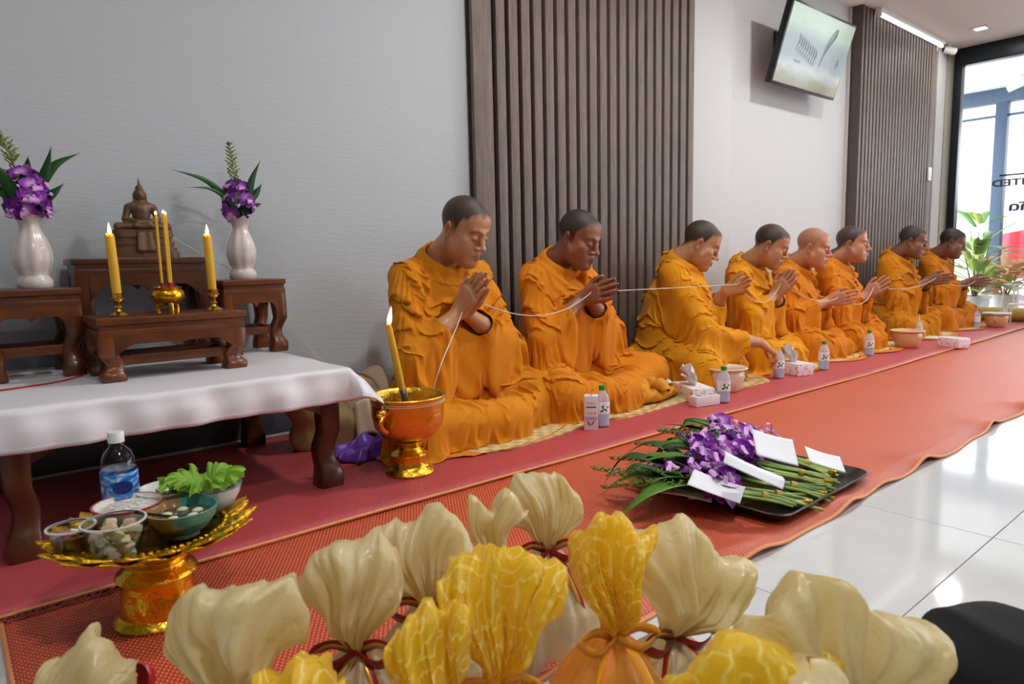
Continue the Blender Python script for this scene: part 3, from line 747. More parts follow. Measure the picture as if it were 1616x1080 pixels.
    for s, kk in ((1, kr), (-1, kl)):
        R_ += [cap((s*.10, .02, .13), (s*kk[0], kk[1], .108), .124*f**.5, .092, .05), cap((s*kk[0], kk[1], .095), (-s*.04, kk[1]+.085, .070), .086, .068, .05)]
        R_ += [ell((s*kk[0], kk[1], .035), (.115, .105, .05), .04)]
    R_ += [ell((0, .17, .05), (.24, .17, .07), .05), ell((0, .18, .0), ((kr[0]+kl[0])/2+.07, .31, .03), .04), ell((0, -.03, .08), (.21*f, .15*f, .12), .05)]
    for s, so, eb, wr in arms:
        rc = reach is not None and s == reach['s']
        cut = .62 if rc else .58
        ce = eb.lerp(wr, cut)
        R_ += [cap(so+Vector((s*.02, 0, 0)), eb, .074*f**.5, .066*f**.5, .05), cap(eb, ce, .066*f**.5, .056, .04)]
        if not rc:   # cloth hanging from the forearm to the lap
            R_ += [cap(ce+Vector((0, -.01, -.03)), (s*.165, .19, .225), .036, .040, .04), cap(eb+Vector((0, .0, -.03)), (s*.235, .115, .19), .055, .048, .04), cap(ce.lerp(eb, .5)+Vector((0, 0, -.02)), (s*.20, .155, .21), .045, .046, .04)]
    # collar roll and the wrapped front edge
    cr = [(math.sin(a)*.078*f**.4, lean+.022+(-math.cos(a))*.066, sh+.072-.078*(1-math.cos(a))*.5-.004*abs(math.sin(a))) for a in np.linspace(-PI, PI, 15)]
    for a, b in zip(cr, cr[1:]): R_.append(cap(a, b, .020, .020, .018))
    fe = smooth_path([(-.07, lean+.06, sh+.03), (-.075, lean+.115, sh-.06), (-.10, lean+.135, sh-.18), (-.13, lean+.15, sh-.30)], 4)
    for a, b in zip(fe, fe[1:]): R_.append(cap(a, b, .020, .020, .02))
    R_.append(sub(cap(nb+Vector((0, .005, -.01)), HM @ Vector((0, -.01, -.05)), .062*f**.5, .085, .012)))
    for s, so, eb, wr in arms:   # sleeve mouths
        cut = .62 if (reach is not None and s == reach['s']) else .58
        a = eb.lerp(wr, cut+.30); b = eb.lerp(wr, cut-.02); R_.append(sub(cap(a, b, .050, .044, .010)))
    hr = max(.0092, h*3.07)
    pts = np.array([o[1] for o in R_]+[o[2] for o in R_ if o[0] == 'c'])
    lo = pts.min(0)-.17; hi = pts.max(0)+.17; lo[2] = -.02
    RV, RQ = sdf_mesh(R_, lo, hi, hr, .002, 2)
    # wanted direction across the folds: away from the neck on the trunk, around the hips on the legs, sideways on hanging sleeves
    P = RV; wz = P[:, 2]; n1 = snoise(P, 2.2, 11+k)[:, None]
    c0 = np.array((-.11, lean+.05, sh+.10)); ft = (P-c0)*np.array((1, .8, 1.15)); ft /= np.linalg.norm(ft, axis=1, keepdims=True)
    ang = np.arctan2(P[:, 0], P[:, 1]+.10); fl_ = np.stack([np.cos(ang)*.8, -np.sin(ang)*.8, np.full(len(P), .75)], 1)
    fs = np.tile(np.array((.8, .6, .05)), (len(P), 1))
    dm = np.full(len(P), 9.)
    for s, so, eb, wr in arms:
        if reach is not None and s == reach['s']: continue
        dm = np.minimum(dm, seg_dist(P, eb+Vector((0, 0, -.02)), (s*.19, .2, .16))); dm = np.minimum(dm, seg_dist(P, eb.lerp(wr, .5), (s*.15, .25, .16)))
    wl = np.clip((.20-wz)/.06, 0, 1)[:, None]; ws = (np.clip((.135-dm)/.06, 0, 1)*np.clip((sh-.12-wz)/.08, 0, 1))[:, None]
    fold = ft*(1-ws)*(1-wl)+fl_*wl*(1-ws)+fs*ws+.22*np.stack([snoise(P, 2., 5+k), snoise(P, 2., 6+k), snoise(P, 2., 7+k)], 1)
    ex = EXC*(1+.4*snoise(P, 3., 21+k))
    # what the cloth rests on: trunk, arms and legs, a little inside the sheet
    CO = [cap((0, -.01, .10), (0, lean*.6, sh-.22), .155*f, .138*f, .06), ell((0, lean+.012, sh-.145), (.172*f, .116*f, .14), .06), cap((-.135, lean, sh-.045), (.135, lean, sh-.045), .062, .062, .05),
          cap((0, lean-.035, sh+.028), (-.13, lean, sh-.03), .048, .048, .04), cap((0, lean-.035, sh+.028), (.13, lean, sh-.03), .048, .048, .04), ell((0, -.03, .08), (.20*f, .14*f, .11), .05), ell((0, .16, .04), (.19, .13, .05), .04)]
    if f > 1.1: CO.append(ell((0, .08, .22), (.18*f, .14*f, .16), .06))
    for s, kk in ((1, kr), (-1, kl)): CO += [cap((s*.10, .02, .125), (s*kk[0], kk[1], .102), .110*f**.5, .080, .04), cap((s*kk[0], kk[1], .088), (-s*.04, kk[1]+.085, .062), .074, .058, .04)]
    for s, so, eb, wr in arms: CO += [cap(so+Vector((s*.012, 0, 0)), eb, .058*f**.5, .050, .03), cap(eb, wr, .048, .034, .02)]
    pin = np.zeros(len(P), bool)
    for a, b in zip(cr, cr[1:]): pin |= seg_dist(P, a, b) < .030
    pin |= (seg_dist(P, nb+Vector((0, .005, -.01)), HM @ Vector((0, -.01, -.05))) < .085) & (P[:, 2] > sh-.02)
    for s, so, eb, wr in arms:
        cut = .62 if (reach is not None and s == reach['s']) else .58
        pin |= seg_dist(P, eb.lerp(wr, cut-.03), eb.lerp(wr, cut+.3)) < .053
    pin |= (wz < .008) & (rng_floor(P) > .5)
    # seed the folds, then let the cloth settle
    RN = vnormals(RV, RQ)
    for _ in range(3): RN = lap(RN, RQ)
    RN /= np.linalg.norm(RN, axis=1, keepdims=True)+1e-9
    m1 = snoise(P, 4., 12+k); m2 = snoise(P, 5., 41+k); m3 = snoise(P, 3., 91+k)
    ridge = lambda ph: (1-np.abs(np.sin(ph)))**1.1-.36
    dist = np.sqrt(((P-c0)**2*np.array((1, .8, 1.15))).sum(1))
    fa = ridge(PI*(dist+.022*m1)/.070)*(.7+.5*m2)
    fb = ridge(PI*(ang*.36+.35*P[:, 2]+.022*m1)/.078)*(.7+.5*m2)
    fc = ridge(PI*(P[:, 0]*.75+P[:, 1]*.8+.016*m1)/.050)*(.8+.3*m2)
    W0, W1 = ws[:, 0], wl[:, 0]
    disp = FOLD*((1-W0)*(1-W1)*.85*fa+W1*(1-W0)*fb+W0*fc)+.004*m3
    disp *= np.clip(wz/.04, .1, 1)*np.where(pin, .3, 1)
    RV = cloth(RV, RQ, CO, pin, ex, fold, lo=lo-.02, hi=hi+.02, seed=k, steps=STEPS, iters=5, V1=RV+RN*disp[:, None], bend=BEND, fric=FRIC)
    SV = RV.copy()
    for _ in range(9): SV = SV+.7*(lap(SV, RQ)-SV)
    RV = RV+np.where(pin, 0, SHARP)[:, None]*(RV-SV)
    NN = vnormals(RV, RQ)
    taut = (1-np.abs(np.sin(PI*(dist+.020*m1+.012*m2)/.054)))**.9-.36      # long drawn folds lying over the trunk and arms
    legf = (1-np.abs(np.sin(PI*(ang*.36+.35*P[:, 2]+.02*m1)/.060)))**.9-.36
    RV = RV+NN*np.where(pin, 0, .0085*(1-W1)*(1-.7*W0)*taut*(.75+.5*m3)+.006*W1*legf*np.clip(wz/.05, 0, 1))[:, None]
    RV = RV+.30*(lap(RV, RQ)-RV)
    RV[:, 2] = np.maximum(RV[:, 2], .002)
    ro = quad_object('robe', RV, RQ, robe_mat(k, robe), t)
    md = ro.modifiers.new('subdivision', 'SUBSURF'); md.levels = 1; md.render_levels = 1
    return t
def xf_mirror(ops):
    out = []
    for o in ops:
        f = np.array((1, -1, 1), np.float32)
        if o[0] == 'c': n = ('c', o[1]*f, o[2]*f)+o[3:]
        else: n = ('e', o[1]*f, o[2])+o[3:]
        out.append(n)
    return out
def hair_material():
    m = bpy.data.materials.new('cropped_hair'); m.use_nodes = True; nt = m.node_tree; b = nt.nodes['Principled BSDF']
    at = nt.nodes.new('ShaderNodeAttribute'); at.attribute_name = 'tone'
    tc = nt.nodes.new('ShaderNodeTexCoord'); n = nt.nodes.new('ShaderNodeTexNoise'); n.inputs['Scale'].default_value = 420; nt.links.new(tc.outputs['Object'], n.inputs['Vector'])
    r = nt.nodes.new('ShaderNodeValToRGB'); r.color_ramp.elements[0].color = (.55, .55, .55, 1); r.color_ramp.elements[1].color = (1.25, 1.2, 1.2, 1); nt.links.new(n.outputs['Fac'], r.inputs[0])
    mu = nt.nodes.new('ShaderNodeMix'); mu.data_type = 'RGBA'; mu.blend_type = 'MULTIPLY'; mu.inputs[0].default_value = 1
    nt.links.new(at.outputs['Color'], mu.inputs[6]); nt.links.new(r.outputs[0], mu.inputs[7]); nt.links.new(mu.outputs[2], b.inputs['Base Color'])
    bp = nt.nodes.new('ShaderNodeBump'); bp.inputs['Strength'].default_value = .5; bp.inputs['Distance'].default_value = .002; nt.links.new(n.outputs['Fac'], bp.inputs['Height']); nt.links.new(bp.outputs[0], b.inputs['Normal'])
    b.inputs['Roughness'].default_value = .5; return m
HAIR = hair_material()
MONKS = []; HANDS = []
STEPS, FOLD, BEND, FRIC, EXC, SHARP = 14, .037, .05, .95, .11, .6
def rng_floor(P): return np.ones(len(P))
def build_monks():
    R1, R2, R3 = rgb(212, 132, 22), rgb(212, 127, 20), rgb(222, 148, 24)
    common = 'shaved-headed monk in a saffron robe, '
    defs = [
     dict(base=(1.46, 2.19), yaw=8, skin=rgb(190, 138, 100), robe=R1, head=(.0, .165, .740), hyaw=8, hpitch=24, hand=(.035, .235, .505), elev=52, gap=.006, label='seated monk in orange robe, first beside the altar, palms pressed under his chin', tilt=-8, knee=(.37, .27, .40, .25)),
     dict(base=(2.10, 2.22), yaw=8, skin=rgb(146, 98, 74), robe=R2, head=(0, .15, .715), hyaw=6, hpitch=20, sh=.582, hand=(.02, .27, .485), elev=18, gap=.016, curl=(.10, .14, .12), spread=.05, thumbc=.4, label='seated monk in orange robe against the slats, second from the altar, fingers pointing forward', knee=(.29, .28, .38, .27)),
     dict(base=(2.97, 2.235), yaw=24, skin=rgb(190, 138, 100), robe=R3, head=(0, .16, .690), hyaw=14, hpitch=26, sh=.575, lean=.05, fat=1.2, jaw=1.12, hand=(-.12, .34, .47), elev=20, gap=.0, curl=(.35, .45, .3), label='stout monk in golden robe leaning to touch a water bottle on the mat', knee=(.34, .24, .40, .24),
          reach=dict(s=1, elbow=(.27, .25, .25), wrist=(.04, .46, .185), dir=(-.35, .72, -.60), thumb=(-.9, -.3, .1), curl=(.5, .65, .4))),
     dict(base=(3.60, 2.20), yaw=14, skin=rgb(186, 134, 98), robe=R3, head=(0, .165, .680), hyaw=12, hpitch=22, sh=.545, hand=(.02, .25, .465), elev=52, gap=.010, spread=.03, h=.0035, label='slim monk in orange robe with palms raised, between the stout monk and the bald monk', knee=(.25, .21, .28, .21)),
     dict(base=(4.14, 2.20), yaw=12, skin=rgb(196, 138, 104), robe=R2, head=(0, .15, .668), hyaw=6, hpitch=10, sh=.533, hand=(.02, .33, .36), elev=12, gap=.016, curl=(.10, .14, .12), spread=.05, bald=1., h=.0035, elbow=(.25, .10, .27), label='bald monk with a bare shiny scalp, seated below the television', knee=(.25, .21, .28, .21)),
     dict(base=(4.68, 2.20), yaw=10, skin=rgb(188, 134, 106), robe=R2, head=(0, .15, .690), hyaw=10, hpitch=2, sh=.555, hand=(.01, .31, .40), elev=38, gap=.012, spread=.05, h=.004, fat=1.08, jaw=1.1, label='monk with round full face held upright, seated right after the bald monk', knee=(.25, .21, .30, .21)),
     dict(base=(5.72, 2.20), yaw=5, skin=rgb(132, 90, 72), robe=rgb(198, 124, 16), head=(0, .15, .710), hyaw=12, hpitch=14, sh=.572, hand=(.01, .34, .425), elev=8, gap=.008, h=.004, label='dark-haired monk before the far slatted panel, second from the glass front'),
     dict(base=(6.54, 2.20), yaw=5, skin=rgb(126, 86, 70), robe=rgb(196, 116, 16), head=(0, .16, .700), hyaw=14, hpitch=16, sh=.560, hand=(.01, .36, .375), elev=4, gap=.008, h=.0045, label='monk seated last in the row, outlined against the glass front'),
    ]
    for i, dct in enumerate(defs): MONKS.append(monk(i+1, **dct)); HANDS.append(dct['hand'])
build_monks()
# ================================================================== THE ALTAR
ROSE = wood_mat('lacquered_rosewood', rgb(70, 32, 10), rgb(124, 64, 24), (1, 1, 1), .34, .18, freq=7.)
ROSED = wood_mat('dark_lacquered_rosewood', rgb(54, 26, 10), rgb(98, 50, 20), (1, 1, 1), .34, .18, freq=7.)
GOLD = mat('bright_gold', rgb(226, 172, 40), .24, 1., bump=(38, .25))
BRASS = mat('polished_brass', rgb(206, 168, 78), .16, 1.)
WAX = mat('yellow_wax', rgb(236, 186, 52), .5, sss=.25, transl=.15)
FLAME = mat('candle_flame', (1, .6, .2), .5, emit=((1.0, .62, .18), 9.0))
WICK = mat('burnt_wick', rgb(40, 30, 24), .9)
TABLE_Z = .352
def scallop(w, h, drop, n=3):
    """apron outline: straight top, scalloped lower edge with cusps"""
    pts = [(-w/2, 0), (-w/2, -h)]
    m = 30
    for i in range(m+1):
        u = -1+2*i/m; a = abs(u)
        y = -h*(.42+.16*math.cos(a*PI*1.0)**2 - .28*max(0, 1-abs(a-.0)/.16)**1.5*(-1) - .58*max(0, (a-.72)/.28)**1.6*-1*0)
        y = -h*(.45+.55*max(0, (a-.70)/.30)**1.3+.22*max(0, 1-a/.14)**1.2)
        pts.append((u*w/2*.985, y))
    pts += [(w/2, -h), (w/2, 0)]
    return pts[::-1]
def altar_stand(name, label, cat, loc, w, d, h, rz=0., m=None, legw=.055, top=.018, apron=.065, group=None, stretch=True, foot=1.0, bulge=1.0):
    m = m or ROSE
    t = thing(name, label, cat, loc, rz, group)
    tp = MB(); tp.box((0, 0, h-top/2), (w, d, top), bev=.004); tp.box((0, 0, h-top-.007), (w*.955, d*.94, .014), bev=.002); tp.build('tabletop', m, t)
    z0 = h-top-.013
    fr = MB().box((0, 0, z0-.009), (w*.975, d*.965, .018), bev=.003); fr.build('waist_moulding', m, t)
    za = z0-.016
    for sy in (-1, 1):
        MB().prism(scallop(w*.93-legw, apron, 0), .014, T(0, sy*(d*.46)+.007, za) @ RX(PI/2)).build('apron', m, t)
    for sx in (-1, 1):
        MB().prism(scallop(d*.90-legw, apron, 0), .014, T(sx*(w*.465)-.007, 0, za) @ RZ(PI/2) @ RX(PI/2)).build('apron', m, t)
    L = za
    for sx in (-1, 1):
        for sy in (-1, 1):
            g = MB(); n = 15; rings = []
            cx, cy = sx*(w/2*.965-legw/2), sy*(d/2*.95-legw/2)
            for i in range(n):
                u = i/(n-1); z = L*(1-u)
                out = bulge*.006*math.sin(u*PI*1.15)+(-.012*math.sin(min(1, max(0, (u-.45)/.38))*PI) if u > .45 else 0)
                s = legw*(1+.10*bulge-.30*bulge*math.sin(min(1, u/.78)*PI*.62)); s = s*(1.0 if u < .76 else 1+.42*foot*math.sin(min(1, (u-.76)/.20)*PI*.62))
                ox, oy = cx+sx*out, cy+sy*out
                c = s*.09
                rings.append([(ox+a*(s/2-(c if k else 0)), oy+b*(s/2-(0 if k else c)), z) for a, b, k in ((-1, -1, 0), (-1, -1, 1), (1, -1, 1), (1, -1, 0), (1, 1, 0), (1, 1, 1), (-1, 1, 1), (-1, 1, 0))])
            V = [p for r in rings for p in r]; F = []
            for i in range(n-1):
                for j in range(8): F.append((i*8+j, i*8+(j+1) % 8, (i+1)*8+(j+1) % 8, (i+1)*8+j))
            F += [tuple(range(8)), tuple((n-1)*8+j for j in range(8))[::-1]]
            g.add(V, F).build('leg', m, t, angle=50)
    if stretch:
        zs = h*.30
        for sx in (-1, 1): MB().box((sx*(w/2*.93-legw/2), 0, zs), (.022, d*.9-legw, .024), bev=.003).build('stretcher', m, t)
        for sy in (-1, 1): MB().box((0, sy*(d/2*.86-legw/2), zs), (w*.9-legw, .02, .026), bev=.003).build('stretcher', m, t)
    return t
def build_altar():
    CX, CY, TW, TD = .455, 2.10, .80, .70
    altar_stand('low_table', 'long low dark wooden table against the wall carrying the altar', 'table', (CX, CY, .015), TW, TD, TABLE_Z-.019, 0, ROSED, .058, .02, .075, stretch=False, foot=.75, bulge=.5)
    # cloth
    SATIN = mat('white_satin', rgb(226, 224, 230), .42, sheen=.3, bump=(9, .10), var=(7, .03))
    hx, hy = TW/2+.006, TD/2+.006
    def cl(u, v):
        ox, oy = .100, .100
        x = (u*2-1)*(hx+ox); y = (v*2-1)*(hy+oy)
        ex = max(0, abs(x)-hx); ey = max(0, abs(y)-hy); e = math.hypot(ex, ey); sx, sy = (1 if x > 0 else -1), (1 if y > 0 else -1)
        px, py = min(abs(x), hx)*sx, min(abs(y), hy)*sy
        wob = .006*math.sin(x*26+y*9)+.005*math.sin(x*57+2)+.005*math.sin(y*41)
        z = TABLE_Z+.0015+.0012*math.sin(14*x+5*math.sin(6*y))*math.sin(9*y+1)+.001*math.sin(23*y-8*x)
        if e > 0:
            r = .012; a = min(e/r, PI/2); outw = r*math.sin(a)+max(0, e-r*PI/2)*(.10+(.62 if ex > 0 and ey > 0 else 0))+wob*min(1, e/.05)
            dz = r*(1-math.cos(a))+max(0, e-r*PI/2)*(.96 if not (ex > 0 and ey > 0) else .74)
            px += sx*outw*ex/e; py += sy*outw*ey/e; z -= dz
        if CY+py > 2.468: py = 2.468-CY
        return (CX+px, CY+py, z)
    o = MB().grid(cl, 130, 120).build('tablecloth', SATIN, angle=180, solid=.002); tag(o, 'white satin cloth spread over the altar table, drooping at the front corner', 'tablecloth')
    hem = MB(); 
    hem.tube([cl(i/120, .012) for i in range(121)], .0016, 5); hem.build('hem', SATIN, o)
    altar_stand('altar_stand', 'wooden altar stand at the far left end under a white vase', 'stand', (.185, 2.29, TABLE_Z+.004), .235, .235, .238, 0, ROSE, .046)
    altar_stand('altar_stand', 'tallest wooden altar stand at the back, carrying the seated statue', 'stand', (.492, 2.365, TABLE_Z+.004), .385, .165, .318, 0, ROSED, .052, apron=.075, stretch=False)
    altar_stand('altar_stand', 'low wide wooden altar stand in front with candles and incense', 'stand', (.482, 2.07, TABLE_Z+.004), .372, .215, .162, 0, ROSE, .05, apron=.05)
    altar_stand('altar_stand', 'wooden altar stand on the right end under a white vase by the wall', 'stand', (.795, 2.345, TABLE_Z+.004), .205, .215, .243, 0, ROSE, .044)
    # vases
    CER = mat('pearl_glazed_ceramic', rgb(216, 206, 200), .22, coat=.5, var=(14, .10), bump=(30, .1))
    def vase(loc, label, s=1.):
        t = thing('vase', label, 'vase', loc, 0, 'white altar vases')
        pr = [(0, 0), (.040, 0), (.043, .006), (.043, .022), (.036, .030), (.034, .036), (.041, .050), (.047, .075), (.047, .095), (.042, .118), (.033, .142), (.025, .160), (.0235, .170), (.027, .182), (.036, .195), (.041, .202), (.039, .203), (.032, .194), (.022, .178), (.021, .165), (.02, .05), (0, .05)]
        def md(th, r, z):
            fl = 1+.035*math.cos(8*th)*(1 if .03 < z < .2 else 0)
            if z > .18: fl = 1+.09*math.cos(8*th)*(z-.18)/.02; z += .004*math.cos(8*th)*(z-.18)/.02
            return r*s*fl, z*s
        MB().lathe(pr, 64, mod=md).build('body', CER, t, angle=60); return t
    vase((.21, 2.27, .595), 'white fluted vase on the left stand, nearest the picture edge', .98)
    vase((.795, 2.345, .600), 'white fluted vase on the right stand beside the lit candle', 1.0)
    # flowers
    PET = [mat('orchid_purple', rgb(116, 20, 150), .5, sheen=.2, transl=.2, var=(60, .35)), mat('orchid_magenta', rgb(150, 46, 180), .5, transl=.2, var=(60, .35)), mat('orchid_pale', rgb(228, 206, 238), .5, transl=.2, var=(60, .2))]
    for pm, tip, mid in zip(PET, (rgb(116, 18, 150), rgb(146, 40, 176), rgb(206, 150, 226)), (rgb(190, 120, 210), rgb(214, 160, 226), rgb(244, 236, 248))):   # pale throat, coloured tips
        nt = pm.node_tree; tc = nt.nodes.new('ShaderNodeTexCoord'); ln = nt.nodes.new('ShaderNodeVectorMath'); ln.operation = 'LENGTH'; nt.links.new(tc.outputs['Object'], ln.inputs[0])
        cr = nt.nodes.new('ShaderNodeValToRGB'); e = cr.color_ramp.elements; e[0].position = .15; e[0].color = (*rgb(244, 232, 246), 1); e[1].position = .66; e[1].color = (*tip, 1); q = e.new(.34); q.color = (*mid, 1)
        sc = nt.nodes.new('ShaderNodeMath'); sc.operation = 'MULTIPLY'; sc.inputs[1].default_value = 1/.027; nt.links.new(ln.outputs['Value'], sc.inputs[0]); nt.links.new(sc.outputs[0], cr.inputs[0])
        nt.links.new(cr.outputs[0], nt.nodes['Principled BSDF'].inputs['Base Color'])
    LIPM = mat('orchid_lip_white', rgb(216, 160, 224), .5); LEAF = mat('strap_leaf_green', rgb(44, 92, 42), .4, var=(20, .25), transl=.15); LEAFD = mat('dark_leaf_green', rgb(38, 78, 48), .4, var=(20, .25))
    FERN = mat('yellow_green_sprig', rgb(128, 146, 66), .6, var=(40, .25)); 
    def bloom_meshes():
        b = MB()
        def petal(ang, L, W, tiltp, cup=.3, z0=0):
            M = RZ(ang) @ RY(-tiltp)
            b.grid(lambda u, v: (L*u, W*math.sin(PI*min(1, u*.92+.06))**.75*(v-.5)*2, z0+L*.25*u*u*-1+cup*W*((v-.5)*2)**2), 6, 5, M=M)
        for a in (90, 210, 330): petal(math.radians(a), .026, .0075, .25)
        for a in (25, 155): petal(math.radians(a), .026, .0125, .30, .15, .001)
        l = MB(); l.grid(lambda u, v: (.0095*(u-.5)*1.4*(1+v*.5), -.013*v, .004+.010*math.sin(v*2.4)+.012*(u-.5)**2*40*.01), 6, 6); l.ell((0, .001, .005), (.0035, .0035, .005), 8, 6)
        return b, l
    bl, ll = bloom_meshes()
    proto = [bl.build('petals', p, None, angle=180).data for p in PET]; lipm = ll.build('lip', LIPM, None, angle=180).data
    for o in [o for o in COL.objects if o.name.startswith(('petals', 'lip')) and o.parent is None]: bpy.data.objects.remove(o)
    def bloom(parent, M, k, s=1.):
        o = bpy.data.objects.new('orchid_bloom', proto[k]); COL.objects.link(o); o.parent = parent; o.matrix_local = M @ Matrix.Scale(s, 4)
        l = bpy.data.objects.new('lip', lipm); COL.objects.link(l); l.parent = o
        return o
    def blade(pts, wd, m, parent, name='leaf', up=(0, 0, 1)):
        """strap leaf along a smoothed path"""
        P = [Vector(p) for p in smooth_path(pts, 6)]; n = len(P); V = []; F = []
        for i, p in enumerate(P):
            t = (P[min(i+1, n-1)]-P[max(0, i-1)]).normalized(); s = t.cross(Vector(up)); s = s.normalized() if s.length > 1e-4 else Vector((1, 0, 0)); nn = s.cross(t)
            u = i/(n-1); wv = wd*(math.sin(PI*min(1, .12+.88*u))**.7)*(1 if u < .5 else (1-((u-.5)/.5)**2.2)+.02)
            V += [tuple(p-s*wv), tuple(p-nn*wv*.25), tuple(p+s*wv)]
        for i in range(n-1):
            for j in (0, 1): F.append((i*3+j, i*3+j+1, (i+1)*3+j+1, (i+1)*3+j))
        return MB().add(V, F).build(name, m, parent, angle=180, solid=.0008)
    def sprig(pts, parent, rnd, s=1.):
        g = MB(); P = smooth_path(pts, 5); g.tube(P, .0014*s, 5); n = len(P)
        for i in range(4, n):
            for k in range(4):
                a = rnd.random()*2*PI; L = (.032*(1-i/n)+.010)*s; d = Vector((math.cos(a)*.75, math.sin(a)*.75, .65)).normalized()
                p = Vector(P[i]); q = p+d*L; g.tube([p, p.lerp(q, .5), q], [.0008*s, .0022*s, .0010*s], 4)
                for j in range(3):
                    w2 = p.lerp(q, .35+.25*j); a2 = rnd.random()*2*PI; e = w2+Vector((math.cos(a2), math.sin(a2), .5))*.007*s; g.tube([w2, e], [.0016*s, .0008*s], 4)
        return g.build('green_sprig', FERN, parent, angle=180)
    globals().update(BLOOM=bloom, BLADE=blade, SPRIG=sprig, LEAF=LEAF, LEAFD=LEAFD)
    def arrangement(loc, label, seed, blades, tip, nb, R):
        t = thing('flower_arrangement', label, 'flowers', loc, 0, 'orchid arrangements in the altar vases'); rnd = random.Random(seed)
        st = MB()
        for i in range(5): a = rnd.random()*6.3; st.tube([(0.004*math.cos(a), .004*math.sin(a), -.10), (.008*math.cos(a), .008*math.sin(a), .0), (.02*math.cos(a), .02*math.sin(a), .05)], .002, 5)
        st.build('stems', LEAF, t)
        for i in range(nb):
            a = rnd.random()*2*PI; zz = rnd.random(); r = R*(.55+.45*math.sin(PI*min(1, .25+zz*.75)))
            d = Vector((math.cos(a), math.sin(a), (zz-.35)*1.2)).normalized()
            p = Vector((math.cos(a)*r*.8, math.sin(a)*r*.8, .006+zz*.105))
            M = frame(d, Vector((-math.sin(a), math.cos(a), rnd.uniform(-.4, .4))), p) @ RZ(PI/2*0)
            bloom(t, M, rnd.randrange(2), rnd.uniform(1.05, 1.35))
        for p, w_, m in blades: blade([(0, 0, -.02)]+p, w_*1.15, m, t, up=(-.45, -.85, .25))
        sprig(tip, t, rnd, 1.15)
        return t
    arrangement((.21, 2.27, .792), 'orchid arrangement with dark strap leaves in the left vase', 5,
                [([(.03, 0, .07), (.07, -.005, .135), (.135, -.01, .175)], .013, LEAF), ([(.03, 0, .07), (.052, 0, .13), (.068, 0, .19)], .012, LEAFD), ([(.03, -.01, .03), (.06, -.02, .06), (.088, -.02, .088)], .012, LEAFD),
                 ([(-.03, -.01, .06), (-.06, -.02, .11), (-.085, -.02, .14)], .014, LEAF), ([(-.04, 0, .05), (-.08, .01, .07), (-.12, .01, .12)], .012, LEAFD), ([(.0, .02, .08), (.01, .02, .13), (.015, .02, .16)], .011, LEAFD)],
                [(-.005, .01, .02), (-.015, .01, .11), (-.03, .01, .17), (-.055, .01, .215)], 24, .056)
    arrangement((.795, 2.345, .802), 'orchid arrangement with thin leaves reaching left in the right vase', 9,
                [([(-.03, 0, .05), (-.10, -.01, .115), (-.205, -.01, .145)], .009, LEAF), ([(-.03, -.01, .045), (-.09, -.02, .088), (-.17, -.02, .09)], .005, LEAFD), ([(.03, 0, .06), (.05, 0, .13), (.085, 0, .20)], .011, LEAF),
                 ([(.03, 0, .05), (.06, 0, .085), (.085, 0, .12)], .013, LEAFD), ([(.03, 0, .03), (.06, 0, .045), (.08, .0, .05)], .008, LEAFD)],
                [(0, .01, .02), (-.005, .01, .10), (-.008, .01, .17), (-.015, .01, .235)], 21, .047)
    # statue
    ops = []
    def E_(c, r, k=.006): ops.append(ell(c, r, k))
    E_((0, 0, .165), (.0165, .0175, .021)); E_((0, .001, .186), (.0105, .0115, .008), .003); ops.append(cap((0, 0, .192), (0, 0, .216), .0045, .0010, .004))
    ops.append(cap((0, 0, .14), (0, 0, .155), .009, .009, .006)); E_((0, -.016, .163), (.003, .003, .005), .003)
    for s in (-1, 1): ops.append(cap((s*.0165, 0, .168), (s*.0165, .0, .150), .0025, .003, .003))
    ops += [cap((0, .002, .085), (0, .001, .118), .022, .026, .01), cap((-.022, 0, .130), (.022, 0, .130), .013, .013, .01)]
    for s in (-1, 1):
        ops += [cap((s*.034, .001, .128), (s*.044, -.002, .092), .0105, .009, .006), cap((s*.044, -.002, .092), (s*.012, -.030, .083), .0085, .0065, .005)]
        ops += [cap((s*.018, -.002, .072), (s*.066, -.018, .069), .016, .012, .006), cap((s*.066, -.018, .069), (-s*.02, -.036, .071), .011, .009, .005)]
    ops += [cap((-.014, -.034, .082), (.014, -.034, .081), .0085, .0085, .005)]
    V, Q = sdf_mesh(ops, (-.1, -.07, .04), (.1, .05, .225), .0016, None, 1)
    BR = mat('aged_bronze_wood', rgb(104, 76, 56), .42, metal=.25, var=(50, .25), bump=(90, .15))
    t = thing('statue', 'small brown seated figure with a pointed flame on its head, on a tiered base', 'statue', (.505, 2.365, TABLE_Z+.322), math.radians(-4))
    quad_object('figure', V*1.02+np.array((0, 0, .024)), Q, BR, t)
    for i, (wd, dp, z0, hh) in enumerate(((.196, .094, 0, .018), (.184, .084, .018, .012), (.166, .074, .030, .010), (.174, .080, .040, .009), (.158, .071, .049, .014), (.168, .078, .063, .011), (.164, .074, .074, .012))):
        pts = [(wd/2*(abs(math.cos(a))**.45)*(1 if math.cos(a) > 0 else -1), dp/2*(abs(math.sin(a))**.6)*(1 if math.sin(a) > 0 else -1)) for a in np.linspace(0, 2*PI, 40, endpoint=False)]
        MB().prism(pts, hh, T(0, 0, z0)).build('base_tier', BR, t, angle=35)
    MB().grid(lambda u, v: ((u-.5)*(.052-.012*v), -.040-.012*(1-v)-.002*math.sin(u*PI*3), .018+.062*v), 12, 8).build('hanging_cloth', BR, t, solid=.003)
    # candles, burner, incense
    zt = TABLE_Z+.166
